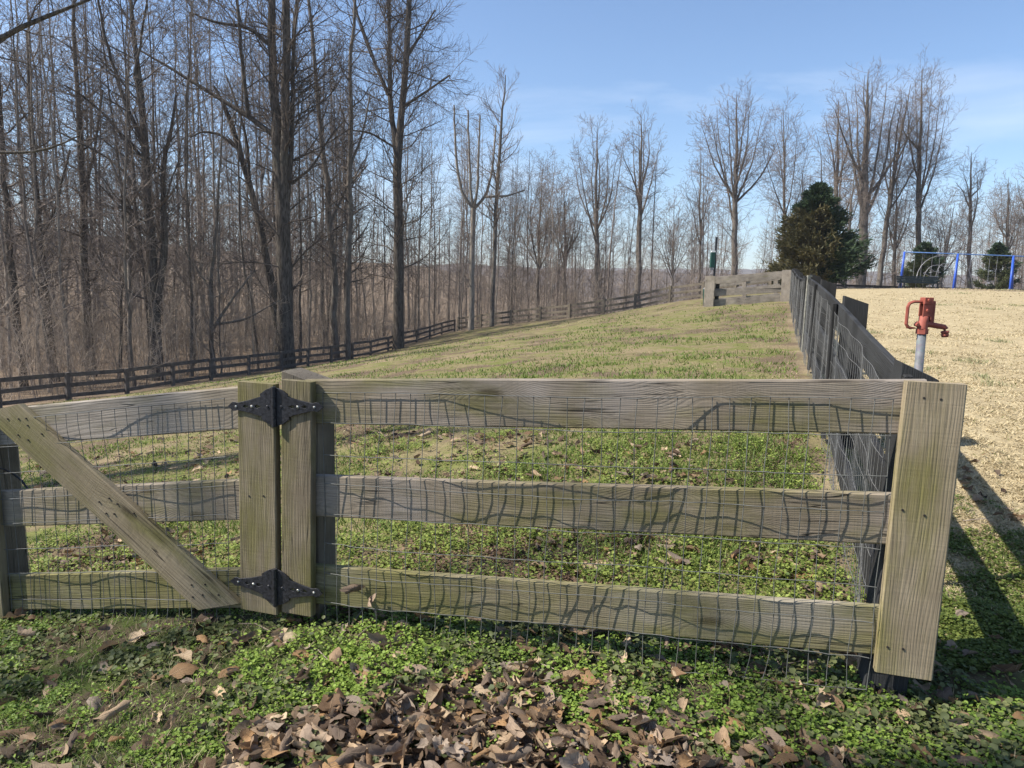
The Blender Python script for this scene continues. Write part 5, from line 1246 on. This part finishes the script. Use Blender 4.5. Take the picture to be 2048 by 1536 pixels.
# candidate spots: mostly the litter bed, some along the fence, some scattered
def spots(nbed, nfence, nscat, npen):
    x1, y1 = uni(nbed * 12, -.9, 1.2, 1.2, 2.0); k = rv.random(len(x1)) < litter_w(x1, y1); x1, y1 = x1[k][:nbed], y1[k][:nbed]
    x2, y2 = pick(nfence, 450, 1900, 1235, 1400); x3, y3 = pick(nscat, -40, 2080, 1240, 1560); x4, y4 = pick(npen * 3, 0, 1760, 860, 1230); k = (sd_front(x4, y4) > .06) & (sd_side(x4, y4) < -.1) & (patch(x4, y4, 1.2, 61, .46, .58) * rv.random(len(x4)) > .2)
    return np.concatenate([x1, x2, x3, x4[k][:npen]]), np.concatenate([y1, y2, y3, y4[k][:npen]])
x, y = spots(150, 20, 46, 88); d = np.hypot(x, y)
z = H(x, y)
for i in range(len(x)):
    V_ = LM[rv.integers(10)]
    o = bpy.data.objects.new('fallen_leaf', V_); COL.objects.link(o)
    inbed = float(litter_w(x[i:i + 1], y[i:i + 1])[0]); 
    o.location = (x[i], y[i], z[i] + .010 + .032 * inbed * rv.random() + (.006 if y[i] > 2 else 0)); s_ = rv.uniform(.6, 1.3); o.scale = (s_, s_ * rv.uniform(.5, 1.05), s_ * rv.uniform(.5, .95))
    t = .30 if inbed > .3 else .22; o.rotation_euler = (rv.normal(0, t), rv.normal(0, t), rv.uniform(0, 6.28))
    if sd_front(x[i:i + 1], y[i:i + 1])[0] > 0: tag(o, 'dry brown curled leaf lying on the pen floor behind the fence', 'fallen leaf', 'fallen leaves behind the fence')
    elif inbed > .3: tag(o, 'dry brown curled leaf in the drift of dead leaves in front of the fence', 'fallen leaf', 'fallen leaves in the drift')
    else: tag(o, 'single dry brown leaf lying on the green ground cover in front', 'fallen leaf', 'scattered fallen leaves in front')
# the rest of the litter, too many to count
x, y = spots(900, 120, 260, 900); x5, y5 = pick(900, 640, 1500, 640, 760); k = (sd_wood(x5, y5) > -4) & (sd_wood(x5, y5) < 0) & (y5 < 50); x6, y6 = pick(160, 1850, 2080, 900, 1330); k6 = rv.random(len(x6)) < patch(x6, y6, 2, 63, .45, .6); x = np.concatenate([x, x5[k], x6[k6]]); y = np.concatenate([y, y5[k], y6[k6]])
VV, T3s, Qs, CC, UU, nv = [], [], [], [], [], 0
zz = H(x, y)
for i in range(len(x)):
    V, U, F = LL[rv.integers(10)]; R3 = np.array(Matrix.Rotation(rv.uniform(0, 6.28), 3, 'Z') @ Matrix.Rotation(rv.normal(0, .28), 3, 'X') @ Matrix.Rotation(rv.normal(0, .28), 3, 'Y'))
    s_ = rv.uniform(.026, .055) * (1 + .04 * max(0, y[i] - 5)); VV.append((V * s_ * np.array([1, rv.uniform(.6, 1.05), .7])) @ R3.T + np.array([x[i], y[i], zz[i] + .004 + .022 * rv.random()]))
    T3s.append(F[0] + nv); Qs.append(F[1] + nv); nv += len(V); UU.append(np.concatenate([U, U[:, :1] * 0], 1)); CC.append(np.tile(np.array(LCOL[rv.integers(10)]) * rv.uniform(.6, 1.2), (len(V), 1)))
me = np_mesh('leaf_litter', np.concatenate(VV), [np.concatenate(T3s), np.concatenate(Qs)], True); vcol(me, np.concatenate(CC)); vvec(me, np.concatenate(UU), 'Luv')
tag(obj('leaf_litter', me, M['leaf']), 'small crumbled dead leaves filling the drift and strewn around', 'leaf litter', kind='stuff')
# leaves caught in the wire
def caught(q, sc, rot, label, i, sq=.6):
    o = bpy.data.objects.new('fallen_leaf', LM[i]); COL.objects.link(o); o.location = Vector([float(k) for k in q]); o.scale = (sc, sc * sq, sc); o.rotation_euler = rot; tag(o, label, 'fallen leaf')
caught(onfence(700, 1178, .03), .95, (1.3, .2, .5), 'crumpled pale leaf caught in the wire beside the lower hinge', 7, .8)
caught(onfence(738, 1203, .03), .6, (1.2, -.4, 1.1), 'small shrivelled leaf hanging in the wire below the crumpled pale one', 6, .7)
q = at(1738, 935, 3.25); caught(q, .62, (1.2, 0, -.2), 'pinkish brown leaf caught in the mesh of the black fence', 4, .8)
q = at(540, 1445, 1.62); q[2] = HZ(q[0], q[1]) + .03; caught(q, 1.5, (.2, .3, .4), 'large orange brown leaf lying at the left end of the drift', 8, .8)
q = at(1640, 1335, 1.78); q[2] = HZ(q[0], q[1]) + .045; caught(q, 1.35, (1.0, .3, .8), 'curled tan leaf standing under the fence near the corner post', 4, .7)
# stone, twigs
def stone(q, r, label, seed):
    rg = np.random.default_rng(seed); n, mth = 12, 7; a = Acc(); pts = np.array([[0, 0, -.7], [0, 0, -.4], [0, 0, 0], [0, 0, .35], [0, 0, .55], [0, 0, .62]]); 
    V, F = tubes(pts[None] * r, (np.array([.6, .95, 1, .75, .4, .02]) * r)[None], 12); V = V * np.array([1.3, .9, .8]) * (1 + rg.normal(0, .05, (len(V), 1))) + q
    me = np_mesh('stone', V - q, [F], True); o = obj('stone', me, M['stone'], None, q); tag(o, label, 'stone')
q = at(583, 1262, 2.22); q[2] = HZ(q[0], q[1]) + .012; stone(q, .030, 'yellowish stone at the foot of the hinge post', 1)
q = at(1500, 1288, 1.9)
TW = [((700, 1255), (735, 1215)), ((540, 1262), (470, 1252)), ((1470, 1190), (1560, 1340)), ((1880, 905), (1960, 925)), ((1925, 1050), (2000, 1062)), ((760, 1250), (700, 1290)), ((1010, 1330), (1120, 1352)), ((1520, 1365), (1600, 1330)), ((1310, 1445), (1270, 1500)), ((260, 1290), (330, 1270)), ((600, 1300), (660, 1330))]
for i, (a_, b_) in enumerate(TW):
    xs, ys = [], []
    for px, py in (a_, ((a_[0] + b_[0]) / 2 + 6, (a_[1] + b_[1]) / 2 - 4), b_):
        d = CF + CR * (px - PW / 2) / FPX + CU * (PH / 2 - py) / FPX; k = -CZ / d[2]
        for _ in range(5): k = (float(H0(d[0] * k, d[1] * k)[0]) - CZ) / d[2]
        xs.append(d[0] * k); ys.append(d[1] * k)
    zz_ = H(np.array(xs), np.array(ys)) + np.array([.008, .022, .012]); a = Acc(); a.caps(np.stack([xs, ys, zz_], 1), [.0026, .0022, .0014], 5)
    o = a.build('twig', M['twig_pale']); tag(o, 'thin pale dead twig lying on the ground by the fence', 'twig', 'dead twigs on the ground')


# ------------------------------------------------------------------ air
hzm = bpy.data.materials.new('thin_air'); hzm.use_nodes = True
hn = hzm.node_tree.nodes; hn.clear(); ho = hn.new('ShaderNodeOutputMaterial'); hv = hn.new('ShaderNodeVolumePrincipled')
hv.inputs['Color'].default_value = (0.86, 0.91, 1.0, 1); hv.inputs['Density'].default_value = HAZE; hv.inputs['Anisotropy'].default_value = 0.2
hzm.node_tree.links.new(hv.outputs[0], ho.inputs['Volume'])
a = Acc(); a.box((0, 0, 10), (3400, 3400, 160)); hb_ = a.build('haze', hzm); hb_['kind'] = 'stuff'; hb_['label'] = 'thin pale haze in the air over the valley'; hb_['category'] = 'haze'
